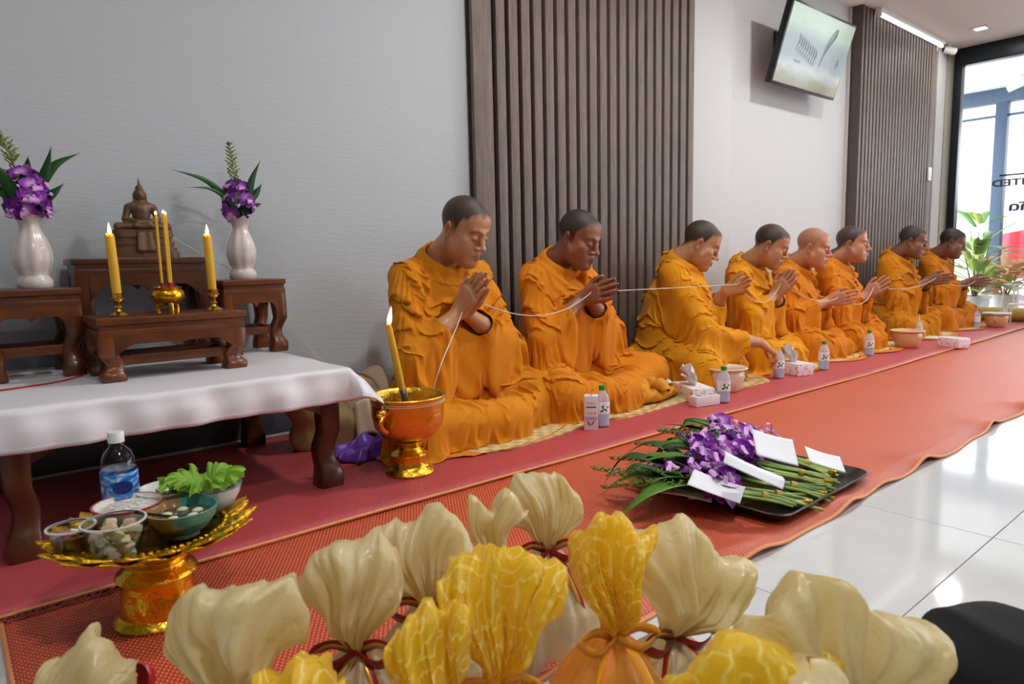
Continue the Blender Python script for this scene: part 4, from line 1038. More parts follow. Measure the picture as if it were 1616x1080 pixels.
    def candle(loc, label, tiltd, hgt, r):
        st = thing('candlestick', label.replace('candle burning in', 'candlestick under').split(',')[0]+' holding a yellow candle', 'candlestick', loc, 0, 'brass candlesticks on the front stand')
        MB().lathe([(0, 0), (.024, 0), (.025, .003), (.018, .008), (.009, .012), (.007, .018), (.011, .022), (.007, .027), (.008, .034), (.014, .040), (.015, .058), (.0162, .060), (.013, .060), (.012, .044), (0, .044)], 28).build('stem', BRASS, st)
        MB().lathe([(.0155, .044), (.0175, .046), (.0155, .048)], 28).build('ring', BRASS, st)
        c = thing('candle', label, 'candle', (loc[0], loc[1], loc[2]+.045), 0, 'lit altar candles'); c.rotation_euler = (0, math.radians(tiltd), 0)
        MB().lathe([(0, 0), (r, 0), (r, hgt*.5), (r*.98, hgt*.96), (r*.8, hgt), (r*.3, hgt-.006), (0, hgt-.005)], 24, mod=lambda th, rr, z: (rr*(1+.05*math.sin(3*th+z*40)), z+(.006*math.sin(th) if z > hgt*.9 and rr > r*.5 else 0))).build('wax', WAX, c, angle=60)
        MB().tube([(0, 0, hgt-.006), (.001, 0, hgt+.008)], .0008, 5).build('wick', WICK, c)
        MB().lathe([(0, 0), (.0038, .004), (.0048, .009), (.0035, .017), (.0012, .027), (0, .031)], 12, T(.001, 0, hgt+.0)).build('flame', FLAME, c, angle=180)
    candle((.365, 2.05, zt), 'lit yellow candle burning in the left brass stick', -2, .168, .0115)
    candle((.606, 2.05, zt), 'lit yellow candle burning in the right brass stick, beside the vase', -1.5, .168, .0115)
    b = thing('incense_burner', 'round gilded incense burner on three legs between the candles', 'incense burner', (.487, 2.05, zt))
    MB().lathe([(0, .022), (.02, .023), (.036, .032), (.043, .045), (.041, .057), (.034, .064), (.037, .068), (.040, .071), (.034, .072), (.031, .066), (0, .062)], 40).build('bowl', GOLD, b)
    for i in range(3):
        a = -PI/2+i*2*PI/3; MB().tube([(.022*math.cos(a), .022*math.sin(a), .03), (.030*math.cos(a), .030*math.sin(a), .014), (.027*math.cos(a), .027*math.sin(a), .0)], [.009, .006, .0075], 10).build('leg', GOLD, b)
    for i, (x, y, hh) in enumerate(((-.012, 0, .205), (.006, -.004, .208), (.013, .006, .205))):
        s = thing('incense_stick', ['tall yellow electric incense stick on the left of the burner', 'tall yellow electric incense stick at the front of the burner', 'tall yellow electric incense stick on the right of the burner'][i], 'incense stick', (.487+x, 2.05+y, zt+.0635), 0, 'incense sticks in the gilded burner')
        MB().tube([(0, 0, 0), (0, 0, .02)], .005, 10).build('red_base', mat('red_plastic', rgb(170, 24, 24), .4), s)
        MB().tube([(0, 0, .015), (-.002, 0, hh)], .0036, 10).build('stick', WAX, s)
        MB().lathe([(0, 0), (.0034, .002), (.003, .006), (0, .010)], 10, T(-.002, 0, hh-.001)).build('glowing_tip', FLAME, s)
    cab = smooth_path([(.45, 2.055, zt+.004), (.43, 2.07, zt+.004), (.48, 2.10, zt+.006), (.505, 2.085, zt+.010), (.50, 2.07, zt+.03)], 6)
    o = MB().tube(cab, .0018, 6).build('power_cord', mat('red_cord', rgb(120, 16, 30), .5)); tag(o, 'short dark red cord curled behind the incense burner', 'cord')
    cab = smooth_path([(.06, 2.02, TABLE_Z+.006), (.14, 2.04, TABLE_Z+.006), (.22, 2.07, TABLE_Z+.006), (.28, 2.15, TABLE_Z+.006), (.30, 2.22, TABLE_Z+.006)], 6)
    o = MB().tube(cab, .0022, 6).build('power_cord', mat('red_cord_bright', rgb(176, 20, 42), .45)); tag(o, 'bright red cord lying on the white cloth at the left', 'cord')
    o = MB().grid(lambda u, v: (.045-.012*math.sin(v*9)*.4-.02*u, 1.775+.10*u+.008*math.sin(v*14), .255-.20*v), 8, 20).build('hanging_cloth', mat('violet_cloth', rgb(84, 66, 110), .7), None, angle=180, solid=.003); tag(o, 'strip of violet cloth hanging from the left table corner', 'cloth')
build_altar()
# ================================================================== OFFERING STAND WITH FOOD, ALMS BOWL, BAG
def lotus_stand():
    t = thing('offering_stand', 'gilded pedestal tray with a pointed lotus rim standing on the red mat', 'offering stand', (.262, 1.335, .006), math.radians(8))
    G = mat('stamped_gold', rgb(240, 190, 44), .26, 1., bump=(90, .9)); G2 = mat('smooth_gold', rgb(236, 184, 48), .2, 1., bump=(40, .5))
    n = 16
    MB().lathe([(0, .0), (.074, 0), (.078, .006), (.074, .014), (.066, .020), (.061, .05), (.057, .075), (.060, .082), (.069, .086), (.066, .092), (.054, .098), (.050, .106), (.058, .115), (.066, .122), (.06, .128), (.07, .138), (.088, .152), (0, .152)], 64,
               mod=lambda th, r, z: (r*(1+.03*abs(math.sin(th*6))*(1 if .02 < z < .08 else 0)), z)).build('pedestal', G2, t)
    MB().lathe([(0, .150), (.10, .150), (.128, .156), (.133, .162), (.126, .160), (.10, .156), (0, .155)], 64).build('dish', G2, t)
    for i in range(n):   # each lotus petal of the rim
        a = 2*PI*i/n
        g = MB()
        def f(u, v):
            w_ = .0335*(1-max(0, (u-.35)/.65)**1.5)+.0012; r = .112+.066*u; z = .157+.014*u+.006*u*u-.006*(abs(v-.5)*2)**2*(1-u)
            return (r, (v-.5)*2*w_, z+.004*math.cos((v-.5)*2*PI)*(1-u))
        g.grid(f, 8, 9, M=RZ(a)); g.build('lotus_petal', G, t, angle=180, solid=.003)
        g = MB(); g.grid(lambda u, v: (.118+.050*u, (v-.5)*2*(.027*(1-max(0, (u-.3)/.7)**1.4)+.001), .165+.016*u-.005*(abs(v-.5)*2)**2), 6, 7, M=RZ(a+PI/n)); g.build('inner_petal', G, t, angle=180, solid=.003)
    beads = MB()
    for i in range(64): a = 2*PI*i/64; beads.ell((.121*math.cos(a), .121*math.sin(a), .166), (.0045, .0045, .0045), 8, 5)
    beads.build('beading', G, t, kind='stuff')
    return t
PORC = mat('white_porcelain', rgb(232, 230, 224), .2, coat=.4)
def bowl_shape(r, h, foot=.45, th=.0035):
    return [(0, .004), (r*foot*.8, .004), (r*foot*.86, 0), (r*foot, 0), (r*foot, .006), (r*.72, h*.30), (r*.92, h*.66), (r, h), (r-th, h+.0005), (r*.9-th, h*.66), (r*.7-th, h*.34), (r*foot*.7, .010), (0, .009)]
def bowl(loc, r, h, label, m=PORC, rim=None, seg=48, mod=None, name='bowl'):
    t = thing(name, label, 'bowl', loc); MB().lathe(bowl_shape(r, h), seg, mod=mod).build('body', m, t, angle=60)
    if rim: MB().lathe([(r+.0004, h-.0022), (r+.0004, h+.0008), (r-.0036, h+.0009)], seg, mod=mod).build('rim_band', rim, t)
    return t
def build_offerings():
    lotus_stand(); z = .166
    rnd = random.Random(12)
    # water bottle
    t = thing('water_bottle', 'clear water bottle with a blue label and white cap behind the food bowls', 'bottle', (.235, 1.452, z), math.radians(200))
    PET_ = mat('clear_pet_water', (.96, .98, 1.), .04, trans=1., ior=1.13)
    pr = [(0, .003), (.022, .0), (.031, .004), (.032, .012), (.0305, .022), (.032, .03), (.0305, .04), (.0318, .048), (.0318, .092), (.031, .10), (.0295, .115), (.023, .131), (.0135, .141), (.0125, .150), (0, .150)]
    MB().lathe(pr, 40).build('bottle', CLEAR, t, angle=60); MB().lathe([(0, .004), (.0295, .005), (.0295, .10), (0, .10)], 32).build('water', CLEAR, t)
    m = bpy.data.materials.new('blue_wave_label'); m.use_nodes = True; nt = m.node_tree; b = nt.nodes['Principled BSDF']
    tc = nt.nodes.new('ShaderNodeTexCoord'); mp = nt.nodes.new('ShaderNodeMapping'); mp.inputs['Scale'].default_value = (22, 22, 60); nt.links.new(tc.outputs['Object'], mp.inputs[0])
    nn = nt.nodes.new('ShaderNodeTexNoise'); nn.inputs['Scale'].default_value = 1.; nn.inputs['Distortion'].default_value = 1.5; nt.links.new(mp.outputs[0], nn.inputs['Vector'])
    r = nt.nodes.new('ShaderNodeValToRGB'); r.color_ramp.elements[0].position = .38; r.color_ramp.elements[0].color = (*rgb(28, 92, 178), 1); r.color_ramp.elements[1].position = .66; r.color_ramp.elements[1].color = (*rgb(206, 226, 240), 1)
    e = r.color_ramp.elements.new(.52); e.color = (*rgb(60, 140, 214), 1)
    nt.links.new(nn.outputs['Fac'], r.inputs[0]); nt.links.new(r.outputs[0], b.inputs['Base Color']); b.inputs['Roughness'].default_value = .25
    MB().lathe([(.0321, .046), (.0323, .047), (.0323, .094), (.0321, .095)], 48).build('label', m, t)
    LOGO = mat('navy_logo', rgb(22, 40, 110), .3)
    g = MB(); g.grid(lambda u, v: (.0328*math.cos(.55*(u-.5)*2*math.sqrt(max(0, 1-((v-.5)*2)**2))+1.2), .0328*math.sin(.55*(u-.5)*2*math.sqrt(max(0, 1-((v-.5)*2)**2))+1.2), .068+.013*(v-.5)*2), 10, 10); g.build('logo', LOGO, t)
    MB().lathe([(0, .170), (.0125, .170), (.0138, .168), (.0138, .150), (0, .150)], 36, mod=lambda th, r, zz: (r*(1+.02*math.cos(36*th)), zz)).build('cap', mat('white_cap', rgb(228, 228, 228), .4), t)
    # bowls
    bowl((.312, 1.425, z), .058, .050, 'cream bowl with dried fish at the back of the gilded tray')
    FISH = mat('dried_fish', rgb(96, 84, 66), .5, var=(60, .3))
    for i, (x, y, a, el) in enumerate(((.300, 1.418, .3, .1), (.310, 1.424, 2.2, .15), (.318, 1.430, 1.2, .9), (.303, 1.436, -.5, .2))):
        t = thing('dried_fish', ['small dried fish lying at the front of the cream bowl', 'small dried fish lying across the middle of the cream bowl', 'small dried fish standing up out of the cream bowl', 'small dried fish at the wall side of the cream bowl'][i], 'fish', (x, y, z+.034), a, 'dried fish in the cream bowl')
        M = RY(-el)
        MB().tube([(-.024, 0, 0), (-.012, 0, .001), (.004, 0, .001), (.018, 0, 0)], [.002, .0052, .0058, .002], 8, M, flat=.6).build('body', FISH, t)
        MB().prism([(.017, 0), (.030, .007), (.027, 0), (.030, -.007)], .0012, M @ RX(PI/2)).build('tail', FISH, t)
    bowl((.375, 1.368, z), .056, .054, 'white bowl of salad leaves with a grey rim at the right of the tray', PORC, mat('grey_blue_rim', rgb(110, 136, 150), .3))
    LET = mat('lettuce_green', rgb(142, 190, 62), .45, var=(25, .3), transl=.3)
    for i in range(6):
        a = i*1.05+.3; t = thing('lettuce_leaf', ['frilly lettuce leaf leaning to the left out of the salad bowl', 'frilly lettuce leaf at the back left of the salad bowl', 'tall frilly lettuce leaf in the middle of the salad bowl', 'frilly lettuce leaf towards the wall in the salad bowl', 'frilly lettuce leaf folded low in the salad bowl', 'frilly lettuce leaf at the front left of the salad bowl'][i], 'lettuce', (.362+.012*math.cos(a), 1.372+.012*math.sin(a), z+.040), a, 'lettuce leaves in the salad bowl')
        ph = rnd.random()*6
        g = MB().grid(lambda u, v: ((.002+.046*u*math.cos((v-.5)*1.6)) + .007*math.sin(v*31+ph)*u*u, (.004+.050*u)*math.sin((v-.5)*2.5)*1.25, .004+.036*math.sin(u*2.2)*(1 if i % 2 == 0 else .7)+(.0065*math.sin(v*27+ph)+.0045*math.sin(v*51+ph))*u**2+.004*math.sin(v*11)*u), 16, 100)
        g.build('blade', LET, t, angle=180)
        MB().tube([(0, 0, .004), (.02, 0, .024*(1 if i % 2 == 0 else .6)), (.036, 0, .04*(1 if i % 2 == 0 else .6))], [.004, .0028, .001], 6).build('rib', mat('lettuce_rib', rgb(196, 214, 150), .5), t)
    EGG = mat('cooked_white', rgb(232, 222, 190), .4); CAR = mat('carrot_orange', rgb(214, 108, 46), .45)
    for i, (x, y, m, lb) in enumerate(((.385, 1.352, EGG, 'pale boiled egg half in front of the lettuce'), (.398, 1.362, CAR, 'orange carrot piece beside the lettuce'), (.402, 1.376, CAR, 'orange carrot piece at the rim of the salad bowl'))):
        t = MB().ell((0, 0, 0), (.014, .011, .009), 14, 9).build('food_piece', m, None, loc=(x, y, z+.048)); tag(t, lb, 'food')
    bowl((.232, 1.372, z), .059, .052, 'white bowl of rice with a red line on its rim', PORC, mat('red_rim', rgb(170, 50, 56), .3))
    t = MB(); rr = random.Random(5)
    t.grid(lambda u, v: (.050*v*math.cos(2*PI*u), .050*v*math.sin(2*PI*u), .012*(1-v*v)+.0018*math.sin(40*v*math.cos(2*PI*u)+9*u)), 40, 10, cu=True)
    for i in range(420):
        a = rr.random()*2*PI; v = math.sqrt(rr.random())*.95; L = .0035; b_ = rr.random()*PI; x, y, zz = .05*v*math.cos(a), .05*v*math.sin(a), .012*(1-v*v)+.0015
        t.tube([(x-L*math.cos(b_), y-L*math.sin(b_), zz), (x, y, zz+.0006), (x+L*math.cos(b_), y+L*math.sin(b_), zz)], [.0004, .0012, .0004], 4)
    o = t.build('rice', mat('steamed_rice', rgb(236, 234, 228), .5, transl=.1), None, loc=(.232, 1.372, z+.040)); tag(o, 'mound of white steamed rice filling the red-rimmed bowl', 'rice', None, 'stuff')
    # two-tone bowl
    m = bpy.data.materials.new('teal_and_brown_glaze'); m.use_nodes = True; nt = m.node_tree; b = nt.nodes['Principled BSDF']
    tc = nt.nodes.new('ShaderNodeTexCoord'); sp = nt.nodes.new('ShaderNodeSeparateXYZ'); nt.links.new(tc.outputs['Object'], sp.inputs[0])
    cr = nt.nodes.new('ShaderNodeValToRGB'); cr.color_ramp.elements[0].position = .46; cr.color_ramp.elements[0].color = (*rgb(158, 118, 58), 1); cr.color_ramp.elements[1].position = .50; cr.color_ramp.elements[1].color = (*rgb(64, 146, 134), 1)
    ma = nt.nodes.new('ShaderNodeMath'); ma.operation = 'MULTIPLY_ADD'; ma.inputs[1].default_value = 8.; ma.inputs[2].default_value = .55
    nt.links.new(sp.outputs['X'], ma.inputs[0]); nt.links.new(ma.outputs[0], cr.inputs[0]); nt.links.new(cr.outputs[0], b.inputs['Base Color']); b.inputs['Roughness'].default_value = .18; b.inputs['Coat Weight'].default_value = .5
    t = bowl((.300, 1.285, z), .060, .050, 'teal and brown glazed bowl of soup at the front of the tray', m)
    t.rotation_euler = (0, 0, math.radians(-20))
    o = MB().lathe([(0, 0), (.053, 0), (.053, -.004)], 40, mod=lambda th, r, zz: (r, zz+.0008*math.sin(3*th))).build('soup', mat('clear_soup', rgb(70, 84, 60), .08, coat=.5, var=(50, .3)), None, loc=(.300, 1.285, z+.036)); tag(o, 'dark green soup filling the teal bowl', 'soup', None, 'stuff')
    for i in range(5):
        a = i*1.3; o = MB().ell((0, 0, 0), (.010, .007, .005), 12, 8).build('food_piece', mat('pale_squash', rgb(206, 206, 176), .4, var=(50, .2)), None, loc=(.300+.026*math.cos(a), 1.285+.024*math.sin(a), z+.038)); tag(o, 'pale piece of vegetable floating in the teal soup bowl', 'food', 'pale pieces floating in the soup')
    t = thing('spoon', 'dark brown spoon leaning over the left rim of the teal bowl', 'spoon', (.283, 1.274, z+.040)); DK = mat('dark_wood_spoon', rgb(52, 32, 24), .4)
    A = RZ(math.radians(165)) @ RY(math.radians(-17))
    MB().tube([(0, 0, 0), (.03, 0, .0), (.062, 0, .001)], [.0035, .0032, .0048], 8, A, flat=.6).build('handle', DK, t); MB().ell((-.014, 0, -.001), (.016, .011, .005), 14, 8, A).build('spoon_bowl', DK, t)
    # plastic cups
    def cup(loc, r0, r1, h, label):
        t = thing('plastic_cup', label, 'cup', loc); MB().lathe([(0, .001), (r0, .001), (r1, h), (r1+.003, h), (r1+.003, h+.002), (r1-.0008, h+.002), (r0-.001, .002), (0, .002)], 40).build('wall', CLEAR, t); 
        MB().lathe([(r1+.0005, h-.001), (r1+.0035, h), (r1+.0035, h+.0022), (r1, h+.0025)], 40).build('rim', mat('milky_rim', rgb(210, 206, 204), .25), t); return t
    cup((.190, 1.262, z-.004), .034, .046, .064, 'clear plastic cup packed with pale cut fruit at the front of the tray')
    FR = [mat('pale_fruit', rgb(216, 206, 168), .35, var=(30, .15)), mat('pink_fruit', rgb(206, 172, 150), .35, var=(30, .15)), mat('green_white_fruit', rgb(186, 190, 140), .35, var=(30, .15))]
    lv = 0
    for i in range(26):
        lv = i//6; a = i*1.1+lv*.5; r = .022+.003*lv if i % 6 else .004
        o = MB().box((0, 0, 0), (.021, .017, .014), bev=.0045).build('fruit_piece', FR[i % 3], None, loc=(.190+r*math.cos(a), 1.262+r*math.sin(a), z+.008+lv*.0128)); o.rotation_euler = (rnd.random()*.8, rnd.random()*.8, rnd.random()*3)
        tag(o, 'cut chunk of pale fruit packed inside the clear plastic cup', 'fruit', 'cut fruit in the clear cup')
    cup((.137, 1.325, z-.004), .026, .034, .050, 'small clear cup of brown dipping sauce at the left of the tray')
    o = MB().lathe([(0, .002), (.0252, .002), (.0305, .037), (0, .038)], 30).build('sauce', mat('brown_sauce', rgb(92, 50, 22), .12, coat=.5, var=(70, .4)), None, loc=(.137, 1.325, z-.003)); tag(o, 'brown sauce with chilli pieces in the small cup', 'sauce', None, 'stuff')
    for i, (dx, dy) in enumerate(((.005, .006), (-.010, .002), (.012, -.006), (.001, -.011))):
        o = MB().box((0, 0, 0), (.012, .007, .004), bev=.0015).build('food_piece', CAR if i % 2 else EGG, None, loc=(.137+dx, 1.325+dy, z+.037)); o.rotation_euler = (.2, .3, i); tag(o, ['white onion piece on the brown sauce', 'orange chilli piece on the brown sauce'][i % 2]+[' at the back', ' at the left', ' at the right', ' nearest the viewer'][i], 'food', 'pieces on the brown sauce')
    # alms water bowl
    t = thing('ceremonial_bowl', 'large gilded footed bowl of water with an animal-head handle by the table leg', 'bowl', (1.045, 1.735, .015), math.radians(0)); G = mat('etched_gold', rgb(236, 184, 70), .24, 1., bump=(70, .4)); G2 = mat('pedestal_gold', rgb(238, 190, 56), .22, 1., bump=(45, .45))
    MB().lathe([(0, .100), (.045, .102), (.080, .118), (.100, .145), (.1075, .180), (.108, .222), (.111, .232), (.115, .236), (.113, .239), (.107, .234), (.104, .222), (.103, .182), (.095, .150), (.07, .125), (0, .115)], 72).build('bowl', G, t)
    MB().lathe([(0, 0), (.070, 0), (.073, .006), (.070, .013), (.058, .020), (.054, .028), (.053, .052), (.056, .058), (.050, .064), (.036, .072), (.032, .080), (.040, .086), (.044, .094), (.050, .101), (.03, .108), (0, .108)], 64, mod=lambda th, r, zz: (r*(1+.018*math.cos(16*th)*(1 if .025 < zz < .06 else 0)), zz)).build('foot', G2, t)
    for zz in (.218, .2235): MB().lathe([(.1085, zz-.0012), (.1102, zz), (.1085, zz+.0012)], 60).build('thread_turn', mat('cotton_thread', rgb(216, 206, 180), .9), t)
    hd = MB(); hd.tube([(-.098, -.045, .205), (-.118, -.055, .200), (-.128, -.060, .180), (-.118, -.055, .160), (-.104, -.05, .150)], [.010, .011, .008, .007, .008], 12); hd.ell((-.117, -.055, .207), (.016, .013, .012), 14, 10); hd.ell((-.131, -.062, .203), (.009, .008, .007), 10, 8)
    for s in (-1, 1): hd.tube([(-.110, -.052+s*.008, .214), (-.106, -.05+s*.012, .228)], [.004, .001], 6)
    hd.build('handle', G, t)
    o = MB().lathe([(0, 0), (.1025, 0), (.1025, -.002)], 48).build('water', mat('bowl_water', (.9, .95, .95), .02, trans=1., ior=1.33), None, loc=(1.045, 1.735, .215)); tag(o, 'still water filling the gilded footed bowl', 'water', None, 'stuff')
    c = thing('candle', 'lit yellow candle leaning in the large gilded bowl', 'candle', (1.052, 1.775, .262), 0); c.rotation_euler = (math.radians(4), math.radians(-13), 0)
    hg = .205
    MB().lathe([(0, 0), (.0095, 0), (.0105, .01), (.0105, hg*.6), (.0098, hg*.97), (.006, hg+.004), (0, hg-.002)], 22, mod=lambda th, r, zz: (r*(1+.06*math.sin(2*th+zz*60)), zz)).build('wax', WAX, c, angle=60)
    MB().tube([(0, 0, hg-.004), (.002, 0, hg+.01)], .0009, 5).build('wick', WICK, c)
    MB().lathe([(0, 0), (.0055, .006), (.0075, .014), (.006, .028), (.003, .044), (0, .056)], 14, T(.001, 0, hg) @ RY(math.radians(22))).build('flame', FLAME, c, angle=180)
    drip = MB()
    for a, z0, z1 in ((0, .005, -.03), (1.5, .003, -.02), (3, .0, -.025), (4.4, .004, -.012)): drip.tube([(.010*math.cos(a), .010*math.sin(a), z0), (.012*math.cos(a), .012*math.sin(a), (z0+z1)/2), (.009*math.cos(a), .009*math.sin(a), z1)], [.002, .003, .0025], 6)
    drip.build('drips', mat('grey_wax', rgb(196, 182, 150), .5), c)
    cl = MB(); cl.tube([(0, 0, .002), (0, 0, -.05)], .0075, 10); cl.box((0, 0, -.03), (.02, .005, .03), bev=.001); cl.build('clip', mat('dull_steel', rgb(132, 122, 104), .35, metal=.8), c)
    # bag beside the table leg, and violet cloth
    t = thing('shoulder_bag', 'open beige cloth bag slumped on the red mat behind the table leg', 'bag', (1.035, 2.20, .015), math.radians(-12)); BG = mat('beige_canvas', rgb(176, 152, 104), .85, var=(12, .15), bump=(240, .2)); BG2 = mat('pale_lining', rgb(214, 190, 162), .8, var=(12, .08))
    def bagf(u, v):
        th = 2*PI*u; w_, d_ = .145+.03*v, .058+.035*v
        r = (abs(math.cos(th))**2.6+abs(math.sin(th))**2.6)**(-1/2.6)
        sag = .030*math.sin(th*2+.6)*v*v+.02*math.sin(th*3)*v
        return (w_*r*math.cos(th)+.012*math.sin(v*9+th), d_*r*math.sin(th)+.008*math.sin(v*7+3*th), .19*v*(1+.12*math.sin(th+2))+sag)
    MB().grid(bagf, 72, 18, cu=True).build('body', BG, t, angle=180, solid=.004)
    MB().tube([bagf(i/72, 1) for i in range(73)], .004, 6).build('piping', BG2, t)
    MB().grid(lambda u, v: (lambda p: (p[0]*(1-.25*v), p[1]*(1-.25*v), p[2]-.10*v+.001))(bagf(u, 1)), 72, 8, cu=True).build('lining', BG2, t, angle=180, solid=.002)
    MB().grid(lambda u, v: (.04+.135*u, -.098-.02*math.sin(u*PI)-.02*v, .155-.115*v+.02*u+.012*math.sin(u*7)), 14, 12).build('flap', BG2, t, angle=180, solid=.004)
    MB().tube(smooth_path([(-.02, .02, .14), (.06, .03, .235), (.13, .01, .222), (.165, 0, .17)], 8), .010, 8, flat=.3).build('strap', BG2, t)
    VI = mat('violet_satin', rgb(98, 44, 160), .4, sheen=.4, var=(9, .25))
    vo = MB()
    def vf(u, v):
        x, y = (u-.5)*.27, (v-.5)*.16; e = max(abs(u-.5)*2, abs(v-.5)*2)
        return (x+.01*math.sin(v*11), y+.012*math.sin(u*9), .006+(.038+.010*math.sin(u*11+v*6)+.009*math.sin(v*17-u*7)+.006*math.sin(u*23))*(1-e**3)*1.1)
    o = vo.grid(vf, 60, 40).build('violet_cloth', VI, None, angle=180, solid=.003, loc=(1.075, 2.005, .012)); o.rotation_euler = (0, 0, math.radians(10)); tag(o, 'crumpled violet satin cloth lying beside the beige bag', 'cloth')
    MB().tube(smooth_path([(.125, -.03, .02), (.14, -.04, .03), (.142, -.035, .012), (.13, -.05, .014)], 5), .006, 6).build('white_edging', mat('white_edging', rgb(220, 214, 204), .8), o)
build_offerings()
# ================================================================== THINGS STANDING ON THE RED MAT
FZ = .0155
def build_floor_items():
    rnd = random.Random(21)
    # straw sitting mats
    m = bpy.data.materials.new('woven_straw'); m.use_nodes = True; nt = m.node_tree; b = nt.nodes['Principled BSDF']
    tc = nt.nodes.new('ShaderNodeTexCoord'); ck = nt.nodes.new('ShaderNodeTexChecker'); ck.inputs['Scale'].default_value = 32; nt.links.new(tc.outputs['Object'], ck.inputs['Vector'])
    ck.inputs['Color1'].default_value = (*rgb(214, 192, 130), 1); ck.inputs['Color2'].default_value = (*rgb(150, 122, 66), 1)
    nz = nt.nodes.new('ShaderNodeTexNoise'); nz.inputs['Scale'].default_value = 9; nt.links.new(tc.outputs['Object'], nz.inputs['Vector'])
    mx = nt.nodes.new('ShaderNodeMix'); mx.data_type = 'RGBA'; nt.links.new(nz.outputs['Fac'], mx.inputs[0]); nt.links.new(ck.outputs['Color'], mx.inputs[6]); mx.inputs[7].default_value = (*rgb(220, 202, 150), 1)
    nt.links.new(mx.outputs[2], b.inputs['Base Color']); b.inputs['Roughness'].default_value = .7
    where = ['under the first monk beside the altar', 'under the second monk', 'under the stout monk', 'under the slim monk next to the stout one', 'under the bald monk', 'under the round-faced monk', 'under the second monk from the glass front', 'under the last monk at the glass front']
    for i, (x, y, rz) in enumerate(((1.56, 2.06, .10), (2.23, 2.075, .03), (2.93, 2.08, .02), (3.60, 2.12, .0), (4.23, 2.135, .02), (4.86, 2.13, .0), (5.75, 2.14, .02), (6.58, 2.14, .0))):
        o = MB().prism([(.30*(1 if math.cos(a) > 0 else -1)*abs(math.cos(a))**.35*(1+.02*math.sin(5*a+i)), .335*(1 if math.sin(a) > 0 else -1)*abs(math.sin(a))**.35*(1+.015*math.sin(7*a+2*i))) for a in np.linspace(0, 2*PI, 48, endpoint=False)], .0045).build('sitting_mat', m, None, loc=(x, y, FZ-.001)); o.rotation_euler = (0, 0, rz)
        tag(o, 'thin woven straw sitting mat '+where[i], 'mat', 'straw sitting mats')
    # small water bottles
    WATER = mat('milky_clear_pet', rgb(222, 230, 244), .12, alpha=.42); WBLUE = mat('blue_tinted_water', rgb(158, 190, 228), .1, alpha=.75)
    LAB = mat('white_paper_label', rgb(232, 234, 238), .4); GRN = mat('leaf_green_print', rgb(34, 128, 58), .4); GCAP = mat('green_cap', rgb(24, 138, 44), .4); GREYT = mat('grey_print', rgb(90, 110, 110), .5); BLU = mat('pale_blue_water', rgb(150, 186, 220), .15)
    def bottle(x, y, label, cap=True, rz=0., straw=False, h=1., lab=True):
        t = thing('water_bottle', label, 'bottle', (x, y, FZ), rz, 'small water bottles along the red mat')
        pr = [(0, .002), (.021, 0), (.0265, .003), (.0275, .010), (.0265, .018), (.0275, .026), (.0265, .034), (.0275, .042), (.0275, .098), (.0265, .106), (.021, .124), (.013, .134), (.0115, .142), (0, .142)]
        MB().lathe([(r, z*h) for r, z in pr], 32).build('bottle', WATER, t, angle=60); MB().lathe([(0, .004), (.0252, .005), (.0262, .045*h), (0, .0455*h)], 24).build('water', WBLUE, t)
        if lab:
            MB().grid(lambda u, v: (.0282*math.cos((u-.5)*4.6-PI/2), .0282*math.sin((u-.5)*4.6-PI/2), (.052+.046*v)*h), 24, 3).build('label', LAB, t, angle=180)
            g = MB()
            for a in (90, 210, 330):
                c, s_ = math.cos(math.radians(a)), math.sin(math.radians(a))
                def bl(u, v, c=c, s_=s_):
                    L = .017*u; w_ = .0042*math.sin(PI*min(1, u*.9+.05))*(v-.5)*2+.003*math.sin(u*3)
                    X = L*c-w_*s_; Z = L*s_+w_*c; th = X/.0285-PI/2; return (.0287*math.cos(th), .0287*math.sin(th), .070*h+Z)
                g.grid(bl, 6, 3)
            g.build('printed_mark', GRN, t, angle=180)
            g = MB()
            for k in range(5): th = .5+.07*k-PI/2; g.box((.0287*math.cos(th), .0287*math.sin(th), .078), (.0016, .0012, .004+.002*(k % 2)))
            g.build('printed_word', GREYT, t, smooth=False)
        if cap: MB().lathe([(0, .156*h), (.0118, .156*h), (.0128, .154*h), (.0128, .140*h), (0, .140*h)], 28).build('cap', GCAP, t)
        if straw: MB().tube([(0, 0, .06), (.002, 0, .15), (-.004, 0, .185)], .0028, 8).build('straw', mat('white_straw', rgb(226, 224, 222), .4), t)
        return t
    bottle(1.875, 1.715, 'green-capped water bottle standing behind the milk carton by the first monk', rz=-.65)
    bottle(2.565, 1.640, 'green-capped water bottle between the tissue box and the beige pot', rz=-.8)
    bottle(3.275, 1.775, 'uncapped water bottle under the hand of the stout monk', cap=False, rz=-.9)
    bottle(3.68, 1.735, 'green-capped water bottle in front of the slim monk, right of a tissue box', rz=-1.)
    bottle(4.38, 1.785, 'green-capped water bottle in front of the round-faced monk', rz=-1.1)
    bottle(5.42, 1.87, 'opened water bottle with a white straw behind the beige pot', cap=False, straw=True, rz=.2, h=.9)
    bottle(6.56, 1.83, 'opened water bottle with a white straw left of the far beige pot', cap=False, straw=True, rz=.2, h=.95)
    bottle(7.10, 1.79, 'opened water bottle with a straw beyond the far beige pot at the glass', cap=False, straw=True, rz=.2, h=.9)
